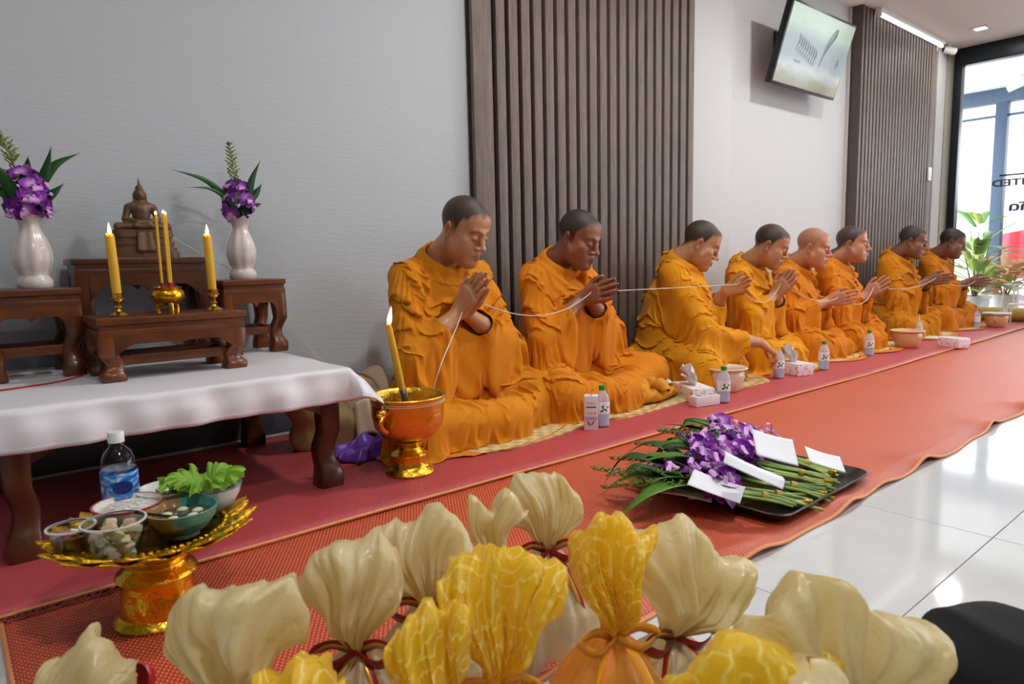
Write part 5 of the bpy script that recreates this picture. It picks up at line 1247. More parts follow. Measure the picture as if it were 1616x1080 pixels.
    # carton of soy milk
    def carton(loc, rz, lying, label):
        t = thing('drink_carton', label, 'carton', loc, rz)
        CW = mat('white_carton', rgb(234, 230, 234), .35); PU = mat('violet_print', rgb(106, 66, 148), .4); OR = mat('orange_print', rgb(222, 148, 40), .4); BK = mat('dark_seed_print', rgb(48, 34, 28), .4); PL = mat('pale_violet_print', rgb(196, 180, 210), .4)
        A = Matrix.Identity(4) if not lying else T(0, .063, .021) @ RX(PI/2)
        MB().box((0, 0, .064), (.050, .042, .128), A, bev=.0015).build('carton', CW, t, angle=30)
        for fy, ax in ((-1, 0), (1, 0)):
            y = fy*.0213
            g = MB()
            for k, hh in enumerate((.010, .006, .011, .007)): g.tube([(-.014+.008*k, y, .098), (-.013+.008*k, y, .098+hh), (-.009+.008*k, y, .100)], .0012, 4, A, flat=.3)
            g.box((0, y, .087), (.036, .0006, .005), A); g.build('printed_word', PU, t, smooth=False)
            g = MB()
            for k in range(3): g.tube([(-.012+.012*k, y, .062), (-.008+.012*k, y, .070), (-.006+.012*k, y, .060)], .0035, 6, A, flat=.15)
            g.build('printed_fruit', OR, t)
            g = MB()
            for k in (-1, 1): g.tube([(k*.002, y, .018), (k*.008, y, .028), (k*.014, y, .037)], [.001, .005, .001], 6, A, flat=.12)
            g.build('printed_seed', BK, t)
            MB().box((0, y, .045), (.044, .0005, .012), A).build('printed_band', PL, t, smooth=False)
        MB().box((0, 0, .1285), (.012, .03, .001), A).build('seal', PL, t, smooth=False)
    carton((1.812, 1.712, FZ), math.radians(-48), False, 'white drink carton with violet lettering standing by the first monk')
    carton((2.46, 1.665, FZ), math.radians(76), True, 'white drink carton lying on its side in front of the tissue box')
    # tissue boxes
    m = bpy.data.materials.new('floral_carton'); m.use_nodes = True; nt = m.node_tree; b = nt.nodes['Principled BSDF']
    tc = nt.nodes.new('ShaderNodeTexCoord'); vo = nt.nodes.new('ShaderNodeTexVoronoi'); vo.inputs['Scale'].default_value = 52; nt.links.new(tc.outputs['Object'], vo.inputs['Vector'])
    cr = nt.nodes.new('ShaderNodeValToRGB'); e = cr.color_ramp.elements; e[0].position = .0; e[0].color = (*rgb(226, 150, 50), 1); e[1].position = .31; e[1].color = (*rgb(240, 230, 234), 1)
    for p, c in ((.10, rgb(214, 84, 110)), (.19, rgb(236, 160, 176)), (.25, rgb(150, 96, 84))): q = e.new(p); q.color = (*c, 1)
    nt.links.new(vo.outputs['Distance'], cr.inputs[0]); nt.links.new(cr.outputs[0], b.inputs['Base Color']); b.inputs['Roughness'].default_value = .4
    TIS = mat('white_tissue', rgb(240, 240, 242), .9, transl=.25)
    def tissue(x, y, rz, label, ply=True, s=1.):
        t = thing('tissue_box', label, 'tissue box', (x, y, FZ), rz, 'floral tissue boxes')
        L, W, Hh = .205*s, .105, .062
        MB().box((0, 0, Hh/2), (L, W, Hh), bev=.003).build('box', [m][0], t, angle=30)
        MB().box((0, 0, Hh+.0004), (L*.96, W*.92, .0008)).build('top_panel', mat('white_card', rgb(238, 234, 236), .5), t, smooth=False)
        MB().lathe([(.0, 0), (.030, 0), (.032, .0008), (.03, .0012)], 24, T(0, 0, Hh+.0006) @ Matrix.Diagonal((1.9, .8, 1, 1))).build('slot', mat('pink_slot_edge', rgb(226, 160, 176), .5), t)
        if ply:
            def f(u, v):
                s_ = (u-.5)*2; z = Hh+.004+.085*v*(1-.35*s_*s_)+.008*math.sin(s_*7+v*3)
                return (s_*(.028+.052*v)+.025*v*v, .012*math.sin(s_*6)*(1-.3*v)+.030*v*v-.012*v, z)
            MB().grid(f, 26, 14).build('tissue', TIS, t, angle=180, solid=.0008)
            MB().grid(lambda u, v: ((u-.5)*(.05+.085*v)+.03*v, .035*v+.018*math.sin(u*5), Hh+.004+.062*v-.02*v*v), 16, 10).build('tissue', TIS, t, angle=180, solid=.0008)
    tissue(2.535, 1.775, math.radians(62), 'floral tissue box with a tall white tissue beside the first beige pot')
    tissue(3.46, 1.80, math.radians(70), 'floral tissue box with a pulled tissue right of the stout monk\'s hand')
    tissue(5.13, 1.555, math.radians(70), 'small closed tissue box on the seam of the two mats', False, .72)
    # spittoons
    CLAY = mat('peach_enamel_pot', rgb(218, 176, 126), .35, coat=.3, var=(5, .05)); CREAM = mat('cream_enamel', rgb(232, 220, 196), .3, coat=.3)
    def pot(x, y, label, m, rz=0., lid=False, s=1.):
        t = thing('spittoon_pot', label, 'pot', (x, y, FZ), rz)
        MB().lathe([(r*s, z*s) for r, z in ((0, .003), (.058, 0), (.062, .004), (.076, .035), (.086, .070), (.084, .086), (.080, .094), (.0815, .098), (.096, .106), (.099, .109), (.0965, .112), (.078, .104), (.076, .09), (.078, .07), (.06, .012), (0, .010))], 48).build('body', m, t, angle=70)
        MB().lathe([(.0965*s, .106*s), (.100*s, .109*s), (.0965*s, .1125*s)], 48).build('rim', CREAM, t)
        MB().tube([(p[0]*s, p[1]*s, p[2]*s) for p in smooth_path([(.080, 0, .088), (.118, 0, .090), (.124, 0, .06), (.085, 0, .05)], 6)], .006*s, 8).build('handle', CREAM if m is CREAM else m, t)
        if lid: MB().grid(lambda u, v: ((u-.5)*.20*s, (v-.5)*.20*s, (.115+.004*math.sin(u*9)*math.sin(v*7))*s), 12, 12).build('tissue_cover', TIS, t, angle=180, solid=.001)
    pot(2.80, 1.78, 'cream enamel pot beside the floral tissue box and bottle', CREAM, math.radians(20))
    pot(4.92, 1.765, 'peach enamel pot with a cream rim in the middle of the row', CLAY, math.radians(-30), s=1.04)
    pot(6.72, 1.735, 'far peach enamel pot covered with a white tissue', CLAY, math.radians(190), True, 1.0)
    # folded robe in front of the second monk
    t = thing('folded_robe', 'folded ochre robe lying in front of the second monk', 'cloth', (2.33, 1.86, FZ+.004), math.radians(6)); OC = mat('ochre_cloth', rgb(216, 148, 38), .8, var=(8, .1), bump=(420, .12))
    def roll(L, W, Hh, seed):
        def f(u, v):
            a = 2*PI*v; x = (u-.5)*L; k = (1-abs(u-.5)**4*10) ; k = max(.25, k)
            w_ = W*k*(1+.10*math.sin(u*13+seed)); h_ = Hh*k*(1+.14*math.sin(u*17+seed*2))
            y, z = w_*math.cos(a), h_*(math.sin(a)+1)*.5*2*.5
            return (x, y+.012*math.sin(u*6+seed)+.004*math.sin(u*31+a*2), z*(1+.10*math.sin(u*40+a*3))+.003*math.sin(u*55+3*a)*(1 if z > .01 else 0))
        return f
    g = MB().grid(roll(.44, .052, .066, 1), 60, 22, cv=True); g.build('lower_fold', OC, t, angle=180)
    g = MB().grid(roll(.24, .035, .052, 3), 44, 18, cv=True, M=T(-.02, .03, .045) @ RZ(.35)); g.build('upper_fold', OC, t, angle=180)
    g = MB().grid(roll(.16, .024, .05, 5), 36, 16, cv=True, M=T(.035, -.012, .05) @ RZ(1.2)); g.build('twisted_fold', OC, t, angle=180)
    o = MB().grid(lambda u, v: ((u-.5)*.045, (v-.5)*.04, .012*math.sin(u*5)*math.sin(v*4)), 10, 10).build('crumpled_tissue', TIS, None, angle=180, solid=.002, loc=(2.455, 1.845, .092)); tag(o, 'small crumpled white tissue on the end of the folded ochre robe', 'tissue')
    # scraps
    for x, y, lb in ((4.25, 1.80, 'yellow fruit peel scrap left of the bottle before the round-faced monk'), (4.70, 1.80, 'yellow fruit peel scrap left of the middle peach pot')):
        o = MB().grid(lambda u, v: ((u-.5)*.055, (v-.5)*.03, .014*math.sin(u*PI)), 8, 6).build('peel', mat('yellow_peel', rgb(226, 194, 110), .6), None, angle=180, solid=.002, loc=(x, y, FZ)); tag(o, lb, 'peel')
    o = MB().box((5.55, 1.82, FZ+.006), (.16, .10, .010), bev=.003).build('folded_paper', mat('cream_paper', rgb(224, 214, 190), .8), None); tag(o, 'folded cream paper lying right of the middle peach pot', 'paper')
    # rolled mat and small white rack near the glass
    t = thing('rolled_mat', 'olive yellow mat rolled up along the foot of the glass front', 'mat', (7.345, 1.55, .075)); 
    MB().lathe([(0, -.62), (.058, -.62), (.061, -.60), (.061, .60), (.058, .62), (0, .62)], 26, RX(PI/2), mod=lambda th, r, z: (r*(1+.03*math.sin(3*th)), z)).build('roll', mat('olive_yellow_mat', rgb(186, 162, 84), .7, bump=(60, .3)), t)
    sp = MB(); sp.tube([(r_*math.cos(a), -.622, r_*math.sin(a)) for a, r_ in ((k*.4, .008+.0011*k) for k in range(46))], .0018, 4); sp.build('spiral_end', mat('dark_mat_edge', rgb(128, 104, 50), .8), t)
    t = thing('wire_rack', 'little white wire rack standing in front of the rolled mat', 'rack', (7.14, 1.665, .0155)); W_ = mat('white_wire', rgb(236, 236, 238), .35)
    for sx in (-1, 1):
        for sy in (-1, 1): MB().tube([(sx*.06, sy*.09, 0), (sx*.06, sy*.09, .165)], .005, 8).build('leg', W_, t)
    g = MB(); g.tube([(-.06, -.09, .165), (.06, -.09, .165), (.06, .09, .165), (-.06, .09, .165), (-.06, -.09, .165)], .005, 8)
    for k in range(4): g.tube([(-.06+.03*(k+.5), -.09, .165), (-.06+.03*(k+.5), .09, .165)], .003, 6)
    g.build('top_frame', W_, t)
build_floor_items()

# ================================================================== SACRED THREAD
def build_string():
    def hand_world(i, dx=0., dy=0., dz=0.):
        t = MONKS[i]; d = HANDS[i]; v = Vector((d[0]+dx, d[1]+dy, d[2]+dz)); M = Matrix.Translation(t.location) @ Matrix.Rotation(t.rotation_euler.z, 4, 'Z'); return tuple(M @ v)
    P = [(.56, 2.345, TABLE_Z+.40), (.68, 2.40, TABLE_Z+.335), (.90, 2.43, TABLE_Z+.20), (1.02, 2.44, .38), (1.10, 2.40, .27), (1.15, 2.20, .20), (1.16, 1.95, .19), (1.158, 1.775, .245)]
    a = smooth_path(P, 8)
    h0 = hand_world(0, .03, -.02, .015); h0b = hand_world(0, -.03, .0, -.02)
    b = smooth_path([(1.158, 1.768, .245), (1.20, 1.775, .33), tuple(Vector(h0)-Vector((.01, .01, .07))), h0], 8)
    g = MB(); g.tube(a, .0014, 5); g.tube(b, .0016, 5)
    prev = h0b
    g.tube([h0, tuple((Vector(h0)+Vector(h0b))/2+Vector((0, -.02, .012))), h0b], .0016, 5)
    sags = [.075, .0, .10, .06, .075, .04, .05]
    for i in range(1, 8):
        hi = hand_world(i, .03, -.01, .012); ho = hand_world(i, -.03, -.01, .006); A, B = Vector(prev), Vector(hi)
        pts = [tuple(A.lerp(B, k/16)+Vector((0, -.02*math.sin(k/16*PI), -sags[i-1]*4*(k/16)*(1-k/16)))) for k in range(17)]
        g.tube(pts, .0017, 5); g.tube([hi, tuple((Vector(hi)+Vector(ho))/2+Vector((0, -.015, .012))), ho], .0017, 5); prev = ho
    o = g.build('sacred_thread', mat('white_cotton_thread', rgb(226, 218, 206), .85), None); tag(o, 'white cotton thread running from the statue and bowl through all the monks\' hands', 'thread')
build_string()

# ================================================================== TRAY OF ORCHID BUNCHES
def build_flower_tray():
    TX, TY, W, D = 1.70, 1.005, .50, .47
    rz = math.radians(1)
    t = thing('serving_tray', 'black rectangular plastic tray under the orchid bunches on the orange mat', 'tray', (TX, TY, .008), rz); BL = mat('black_tray_plastic', rgb(44, 38, 36), .32, bump=(160, .12))
    def rr(w_, d_, z, r=.045):
        out = []
        for cx, cy, a0 in ((w_/2-r, d_/2-r, 0), (-w_/2+r, d_/2-r, PI/2), (-w_/2+r, -d_/2+r, PI), (w_/2-r, -d_/2+r, 3*PI/2)):
            for k in range(7): a = a0+k*PI/12; out.append((cx+r*math.cos(a), cy+r*math.sin(a), z))
        return out
    rings = [rr(W*.86, D*.86, .0), rr(W*.92, D*.92, .004), rr(W*.985, D*.985, .026), rr(W, D, .030), rr(W+.008, D+.008, .028), rr(W+.006, D+.006, .0255)]
    rings2 = [rr(W*.975, D*.975, .0265), rr(W*.91, D*.91, .008), rr(W*.85, D*.85, .004)]
    V = [p for r in rings for p in r]; n = 28; F = []
    for i in range(len(rings)-1):
        for j in range(n): F.append((i*n+j, i*n+(j+1) % n, (i+1)*n+(j+1) % n, (i+1)*n+j))
    F.append(tuple(range(n))[::-1]); MB().add(V, F).build('rim', BL, t)
    V = [p for r in [rings[3]]+rings2 for p in r]; F = []
    for i in range(3):
        for j in range(n): F.append((i*n+j, i*n+(j+1) % n, (i+1)*n+(j+1) % n, (i+1)*n+j))
    F.append(tuple(3*n+j for j in range(n))); MB().add(V, F).build('tray_bed', BL, t)
    STEM = mat('pale_green_stem', rgb(150, 178, 92), .45, var=(30, .2)); STEMD = mat('green_stem', rgb(84, 128, 56), .45, var=(30, .2)); FOIL = mat('gold_foil', rgb(226, 196, 50), .25, .9, bump=(60, .6)); WRAP = mat('yellow_tape', rgb(196, 168, 60), .5); CAND = mat('yellow_candle', rgb(214, 170, 90), .5)
    rnd = random.Random(77); LEAFB = mat('bright_leaf_green', rgb(96, 146, 58), .4, var=(20, .25), transl=.2)
    # bunches: tie point, direction of the flowers (unit, on the floor), length
    names = ['orchid bunch at the near edge of the black tray, half hidden under two envelopes', 'orchid bunch second from the near edge, dark blooms under a folded envelope', 'orchid bunch in the middle of the tray with the brightest white-throated blooms', 'orchid bunch behind the middle one, partly under the large envelope', 'orchid bunch at the far right of the tray with loose purple blooms']
    specs = [((1.565, .855), 2.42, .035), ((1.60, .835), 2.30, .06), ((1.69, .84), 2.16, .075), ((1.80, .875), 2.02, .07), ((1.90, .905), 1.80, .055)]
    for bi, ((bx, by), ang, zt) in enumerate(specs):
        d = Vector((math.cos(ang), math.sin(ang), 0)); s = Vector((-d.y, d.x, 0))
        b = thing('orchid_bunch', names[bi], 'flowers', (bx, by, .016), ang, 'orchid bunches on the black tray')
        # local: x along the bunch from the cut ends, y across, z up
        for k in range(12):
            y = (k-5.5)*.0055; z = .006+.014*rnd.random(); fl = rnd.uniform(-.02, .02)
            g = MB().tube(smooth_path([(-.055+rnd.uniform(-.02, .02), y*1.7+fl, z*.4+.002), (.02, y*.8, z+.006), (.12, y*.9+fl*.3, z+.020), (.22, y*1.7, zt*.7+z)], 5), rnd.uniform(.0028, .0046), 6); g.build('stem', STEM if k % 3 else STEMD, b)
        MB().tube([(.018, 0, .016), (.032, 0, .019)], .021, 14, flat=.7).build('tie', WRAP, b)
        MB().box((-.045, .018, .010), (.022, .020, .018), bev=.004).build('foil_cap', FOIL, b)
        MB().tube([(-.045, .018, .010), (.09, .012, .022), (.18, .008, .036)], .0045, 8).build('candle', CAND, b)
        for k in range(4):
            y = (k-1.5)*.6+rnd.uniform(-.2, .2); BLADE([(.10, y*.012, .02), (.22, y*.035, .04+zt*.5+rnd.random()*.02), (.32+rnd.random()*.04, y*.10, .05+zt*.5+rnd.uniform(-.025, .05)), (.38+rnd.random()*.06, y*.14, .04+zt*.5+rnd.uniform(-.05, .04))], .025, LEAFB if k % 2 else LEAF, b, up=(0, 0, 1))
        nb = (8, 13, 19, 14, 13)[bi]
        for k in range(nb):
            x = .115+.19*rnd.random(); y = rnd.uniform(-.055, .055); z = zt+.014+.044*rnd.random()*(1-abs(y)/.08)
            nrm = Vector((rnd.uniform(-.9, .3), y*8+rnd.uniform(-.4, .4), rnd.uniform(.5, 1.0))).normalized(); M = frame(nrm, (1, .2, 0), Vector((x, y, z)))
            BLOOM(b, M @ RZ(rnd.uniform(-.6, .6)+PI/2), rnd.choice((0, 0, 1, 1, 2)), rnd.uniform(1.55, 1.95))
        for k in range(2): SPRIG([(.16, .03*(k-.5)*2, .03), (.28, .05*(k-.5)*2, .05+zt*.5), (.36, .06*(k-.5)*2+rnd.uniform(-.02, .02), .055+zt*.5), (.43+.03*rnd.random(), .075*(k-.5)*2, .06+zt*.4)], b, rnd, .9)
    ENV = mat('white_envelope', rgb(232, 236, 244), .6)
    Rv, Uv, Fv = Vector((.766, -.643, 0)), Vector((0, 0, 1)), Vector((.643, .766, 0))
    def env(c, u_, v_, w_, d_, label, fold=0.):
        ux = (Rv*u_[0]+Fv*u_[1]+Uv*u_[2]).normalized(); vx = Rv*v_[0]+Fv*v_[1]+Uv*v_[2]; vx = (vx-ux*vx.dot(ux)).normalized(); n = ux.cross(vx)
        g = MB(); g.grid(lambda u, v: ((u-.5)*w_, (v-.5)*d_, .008*math.sin(u*PI)*math.sin(v*2+1)*.6+fold*abs(v-.5)), 14, 12)
        e = g.build('envelope', ENV, None, angle=180, solid=.0014); M = Matrix((ux, vx, n)).transposed().to_4x4(); M.translation = c; e.matrix_world = M
        tag(e, label, 'envelope', 'white envelopes on the orchids')
    env((1.383, 0.991, 0.06), (0.92, -0.3, -0.1), (0.1, 0.9, 0.1), 0.135, 0.07, 'narrow white envelope sticking out over the left tray edge')
    env((1.388, 0.903, 0.095), (0.88, -0.4, -0.25), (-0.6, -0.7, -0.15), 0.125, 0.075, 'white envelope leaning on the near orchid bunch, left of the folded one')
    env((1.429, 0.827, 0.15), (0.9, -0.2, -0.4), (-0.2, -0.8, -0.3), 0.145, 0.05, 'narrow folded white envelope lying across the middle orchids', .02)
    env((1.567, 0.854, 0.165), (.95, 0, -.28), (-.55, -.8, -.38), .108, .088, 'largest white envelope standing on the orchids at the back')
    env((1.75, 0.813, 0.105), (0.9, 0, -0.3), (-0.4, -0.6, -0.2), 0.1, 0.06, 'small white envelope at the right end under the loose purple blooms')
build_flower_tray()
# ================================================================== GIFT BAGS IN FRONT
def organza(name, col, col2, alpha, scale, lace=False, rough=.27):
    m = bpy.data.materials.new(name); m.use_nodes = True; nt = m.node_tree; b = nt.nodes['Principled BSDF']
    tc = nt.nodes.new('ShaderNodeTexCoord')
    if lace:
        vo = nt.nodes.new('ShaderNodeTexVoronoi'); vo.inputs['Scale'].default_value = 20; nt.links.new(tc.outputs['Object'], vo.inputs['Vector'])
        mu = nt.nodes.new('ShaderNodeMath'); mu.operation = 'MULTIPLY'; mu.inputs[1].default_value = 22; nt.links.new(vo.outputs['Distance'], mu.inputs[0])
        nz = nt.nodes.new('ShaderNodeTexNoise'); nz.inputs['Scale'].default_value = 30; nt.links.new(tc.outputs['Object'], nz.inputs['Vector'])
        ad = nt.nodes.new('ShaderNodeMath'); ad.operation = 'MULTIPLY_ADD'; ad.inputs[1].default_value = 7; nt.links.new(nz.outputs['Fac'], ad.inputs[0]); nt.links.new(mu.outputs[0], ad.inputs[2])
        sn = nt.nodes.new('ShaderNodeMath'); sn.operation = 'SINE'; nt.links.new(ad.outputs[0], sn.inputs[0]); fac = nt.nodes.new('ShaderNodeMapRange'); fac.inputs[1].default_value = .55; fac.inputs[2].default_value = 1.0; nt.links.new(sn.outputs[0], fac.inputs[0]); f = fac.outputs[0]
    else:
        nz = nt.nodes.new('ShaderNodeTexNoise'); nz.inputs['Scale'].default_value = scale; nz.inputs['Detail'].default_value = 3; nt.links.new(tc.outputs['Object'], nz.inputs['Vector']); f = nz.outputs['Fac']
    mx = nt.nodes.new('ShaderNodeMix'); mx.data_type = 'RGBA'; mx.inputs[6].default_value = (*col, 1); mx.inputs[7].default_value = (*col2, 1); nt.links.new(f, mx.inputs[0])
    nt.links.new(mx.outputs[2], b.inputs['Base Color']); b.inputs['Roughness'].default_value = rough; b.inputs['Sheen Weight'].default_value = .25; b.inputs['Specular IOR Level'].default_value = .7
    wv = nt.nodes.new('ShaderNodeTexNoise'); wv.inputs['Scale'].default_value = 900; nt.links.new(tc.outputs['Object'], wv.inputs['Vector'])
    bp = nt.nodes.new('ShaderNodeBump'); bp.inputs['Strength'].default_value = .25; bp.inputs['Distance'].default_value = .001; nt.links.new(wv.outputs['Fac'], bp.inputs['Height']); nt.links.new(bp.outputs[0], b.inputs['Normal'])
    cn = nt.nodes.new('ShaderNodeTexNoise'); cn.inputs['Scale'].default_value = 34; cn.inputs['Detail'].default_value = 3; cn.inputs['Distortion'].default_value = 1.6; nt.links.new(tc.outputs['Object'], cn.inputs['Vector'])
    b2 = nt.nodes.new('ShaderNodeBump'); b2.inputs['Strength'].default_value = .55; b2.inputs['Distance'].default_value = .006; nt.links.new(cn.outputs['Fac'], b2.inputs['Height']); nt.links.new(bp.outputs[0], b2.inputs['Normal']); nt.links.new(b2.outputs[0], b.inputs['Normal']); b.inputs['Coat Weight'].default_value = .0 if lace else .35; b.inputs['Coat Roughness'].default_value = .2
    tr = nt.nodes.new('ShaderNodeBsdfTranslucent'); nt.links.new(mx.outputs[2], tr.inputs[0]); ms = nt.nodes.new('ShaderNodeMixShader'); ms.inputs[0].default_value = .46
    nt.links.new(b.outputs[0], ms.inputs[1]); nt.links.new(tr.outputs[0], ms.inputs[2])
    tp = nt.nodes.new('ShaderNodeBsdfTransparent'); tp.inputs[0].default_value = (*[min(1, .35+.65*c) for c in col], 1); m2 = nt.nodes.new('ShaderNodeMixShader')
    if lace:
        am = nt.nodes.new('ShaderNodeMapRange'); am.inputs[3].default_value = alpha; am.inputs[4].default_value = min(1, alpha+.3); nt.links.new(f, am.inputs[0]); nt.links.new(am.outputs[0], m2.inputs[0])
    else: m2.inputs[0].default_value = alpha
    nt.links.new(tp.outputs[0], m2.inputs[1]); nt.links.new(ms.outputs[0], m2.inputs[2]); nt.links.new(m2.outputs[0], nt.nodes['Material Output'].inputs[0]); return m
def build_bags():
    CREAM = organza('cream_organza', rgb(234, 218, 158), rgb(248, 240, 202), .86, 14); CREAMB = organza('cream_organza_skirt', rgb(228, 216, 172), rgb(242, 234, 206), .72, 14)
    YEL = organza('yellow_lace_organza', rgb(255, 222, 44), rgb(255, 240, 120), .74, 14, True); ORA = organza('orange_organza', rgb(255, 186, 60), rgb(255, 212, 116), .66, 12)
    RED = mat('red_satin_ribbon', rgb(150, 18, 22), .35, sheen=.3); GLD = mat('gold_ribbon_edge', rgb(220, 172, 84), .3, .5); ORR = mat('orange_satin_ribbon', rgb(248, 176, 50), .3, sheen=.3)
    PACK = mat('packed_white_box', rgb(214, 206, 196), .6, var=(18, .2)); PACK2 = mat('packed_tan_box', rgb(176, 140, 90), .6, var=(18, .25))
    def fan(r, half, L, A, T_, crest, npl, curl, neck):
        """gathered top of a bag: a two-sided pleated fan that closes along its crest"""
        ph = [r.random()*6.28 for _ in range(6)]
        def outline(a):
            q = a/A
            return L*(1+crest*(.40*math.cos(q*1.4)-.25*q*q)+.060*math.sin(q*4.3+ph[0])+.040*math.sin(q*9.+ph[1])+.02*math.sin(q*16+ph[4]))*(1-.22*abs(q)**8)
        def f(u, v):
            # v goes once around: front side then back side; u from the neck to the crest
            side = 1 if v < .5 else -1; q = 1-4*v if v < .5 else -3+4*v
            s = u; ew = max(0, 1-abs(q)**4)**.5
            a = q*A*(.50+.50*min(1, s*2.6)**.7)
            l = outline(q*A)*s
            th = T_*1.35*min(1, s*2.6+.06)**.8*max(0, 1-s**5)**.5*ew*(1+.25*math.sin(q*5+ph[5]+2*s))+neck*(1-s)**2*ew
            rz = lambda x: (1-abs(math.sin(x)))**1.2-.35
            k_ = min(1, s*3)*(1.05-.5*s)*(L/.12)
            pl = (.028*rz(npl*q*1.25+ph[2]+.7*s*math.sin(ph[1]))+.018*rz(npl*q*2.9+ph[3]-.8*s)+.004*rz(22*q+3*s+ph[1])+.006*math.sin(7*s+5*q+ph[4])+.005*math.sin(13*s-7*q+ph[0]))*k_
            x = l*math.sin(a)+neck*q*(1-s)**2; z = l*math.cos(a)-.012*math.sin(q*7+ph[2])*s**3
            y = side*th+pl*(1.0 if side > 0 else .7)*ew
            bend = curl*s*s
            return (x+.010*math.sin(6*s+ph[3])*s, y-bend*L*.5+.018*math.sin(q*3+ph[5])*s*s, z-abs(bend)*L*.22*s)
        return f
    def ribbon(P, wd, m, parent, name, up):
        P = [Vector(p) for p in smooth_path(P, 6)]; n = len(P); V = []; F = []
        for i, p in enumerate(P):
            t = (P[min(i+1, n-1)]-P[max(0, i-1)]).normalized(); s = Vector(up)-t*Vector(up).dot(t); s = s.normalized(); V += [tuple(p-s*wd), tuple(p+s*wd)]
        for i in range(n-1): F.append((2*i, 2*i+1, 2*i+3, 2*i+2))
        return MB().add(V, F).build(name, m, parent, angle=180, solid=.0008)
    def bag(kind, neck, yaw, L, A, T_, label, seed, tilt=0., pitch=0., curl=.3, crest=.3, npl=5, br=.085, group=None, bow=True):
        r = random.Random(seed); x, y, zn = neck; zf = .007 if y > .75 else .001
        t = thing('gift_bag', label, 'gift bag', (x, y, zf), yaw, group); zn -= zf
        m, mb = (CREAM, CREAMB) if kind == 'c' else (YEL, ORA)
        M = T(0, 0, zn) @ RY(tilt) @ RX(pitch)
        nk = .013
        MB().grid(fan(r, None, L, A, T_, crest, npl, curl, nk), 44, 150, cv=True, M=M).build('gathered_top', m, t, angle=180)
        ph = r.random()*6
        def skirt(u, v):   # u around, v from the neck down
            a = 2*PI*u; k = min(1, v*1.7); rr = nk*.9+(br-nk)*(k**.8); rr *= 1+(.10*math.sin(9*a+ph+2*v)+.05*math.sin(17*a+ph*2))*(1-.75*v)*min(1, .3+v*3)
            sq = (abs(math.cos(a))**3.2+abs(math.sin(a))**3.2)**(-1/3.2)*(.92)
            rr *= 1+(sq-1)*k
            return (rr*math.cos(a), rr*math.sin(a), zn*(1-v) if v < 1 else 0)
        MB().grid(skirt, 120, 24, cu=True).build('skirt', mb, t, angle=180)
        c = MB(); c.box((-.016, .0, zn*.27), (br*.68, br*.78, zn*.50), bev=.006); c.build('packed_box', PACK if seed % 2 else PACK2, t)
        c = MB(); c.lathe([(0, .004), (.018, .004), (.019, zn*.4), (.010, zn*.52), (0, zn*.52)], 20, T(br*.42, 0, 0)); c.build('packed_bottle', PACK2 if seed % 2 else PACK, t)
        rm, gm = (RED, GLD) if kind == 'c' else (ORR, ORR)
        MB().lathe([(nk*1.05, -.007), (nk*1.25, 0), (nk*1.05, .007)], 24, T(0, 0, zn)).build('ribbon_knot', rm, t)
        if bow:
            f = -1
            for s in (-1, 1):
                ribbon([(0, f*nk, zn), (s*.030, f*(nk+.012), zn+.016), (s*.052, f*(nk+.014), zn+.004), (s*.030, f*(nk+.018), zn-.010), (0, f*(nk+.006), zn-.001)], .0095, rm, t, 'ribbon_loop', (0, -.5, 1))
                ribbon([(0, f*nk, zn-.003), (s*.018, f*(nk+.020), zn-.022), (s*.034, f*(nk+.040), zn-.060), (s*.040, f*(nk+.046), zn-.085)], .0095, rm, t, 'ribbon_tail', (1, 0, .2))
                if kind == 'c': ribbon([(0, f*nk-.002, zn), (s*.030, f*(nk+.012)-.002, zn+.016), (s*.0535, f*(nk+.014), zn+.004)], .0034, gm, t, 'ribbon_edge', (0, -.5, 1))
                if kind == 'c': ribbon([(s*.001, f*nk-.002, zn-.003), (s*.019+.0, f*(nk+.020)-.002, zn-.022), (s*.035, f*(nk+.040)-.002, zn-.060), (s*.041, f*(nk+.046)-.002, zn-.085)], .0034, gm, t, 'ribbon_edge', (1, 0, .2))
        return t
    FC = math.radians(-40)     # fans face the camera side
    g1, g2 = 'cream organza gift bags', 'yellow lace gift bags'
    N = .165
    bag('c', (0.092, 0.858, 0.120), FC-.1, .108, 0.756, .026, 'cream gift bag at the far left beside the red plastic cap', 1, tilt=.0, curl=.15, crest=.25, npl=3, group=g1)
    bag('c', (0.232, 0.772, 0.155), FC, .130, 0.854, .030, 'cream gift bag in front of the gilded pedestal tray', 2, tilt=-.05, curl=.2, crest=.3, npl=4, group=g1)
    bag('c', (0.384, 0.785, 0.141), FC, .142, 0.634, .030, 'tall cream gift bag with a curled ear, left of the round-topped one', 3, tilt=.04, curl=.25, crest=.28, npl=4, group=g1)
    bag('c', (0.511, 0.813, 0.146), FC+.05, .128, 0.926, .026, 'cream gift bag with a wide pleated fan behind the first yellow one', 4, tilt=-.04, curl=.15, crest=.22, npl=6, group=g1)
    bag('c', (0.641, 0.819, 0.168), FC+.1, .112, 0.537, .024, 'narrow cream gift bag folded over, in the back row', 6, tilt=-.05, curl=.45, crest=.3, npl=3, group=g1)
    bag('c', (0.741, 0.803, 0.165), FC+.15, .118, 0.781, .024, 'cream gift bag furthest back, its fan reaching the seam of the mats', 8, tilt=-.06, curl=.1, crest=.22, npl=6, group=g1)
    bag('c', (0.743, 0.555, 0.119), FC+.3, .140, 0.952, .030, 'cream gift bag with a broad fan at the edge of the orange mat', 9, tilt=.42, curl=.1, crest=.2, npl=6, group=g1)
    bag('c', (0.700, 0.322, 0.091), FC+.35, .190, 1.196, .032, 'largest cream gift bag at the lower right over the white tiles', 11, tilt=.06, curl=.15, crest=.12, npl=9, group=g1)
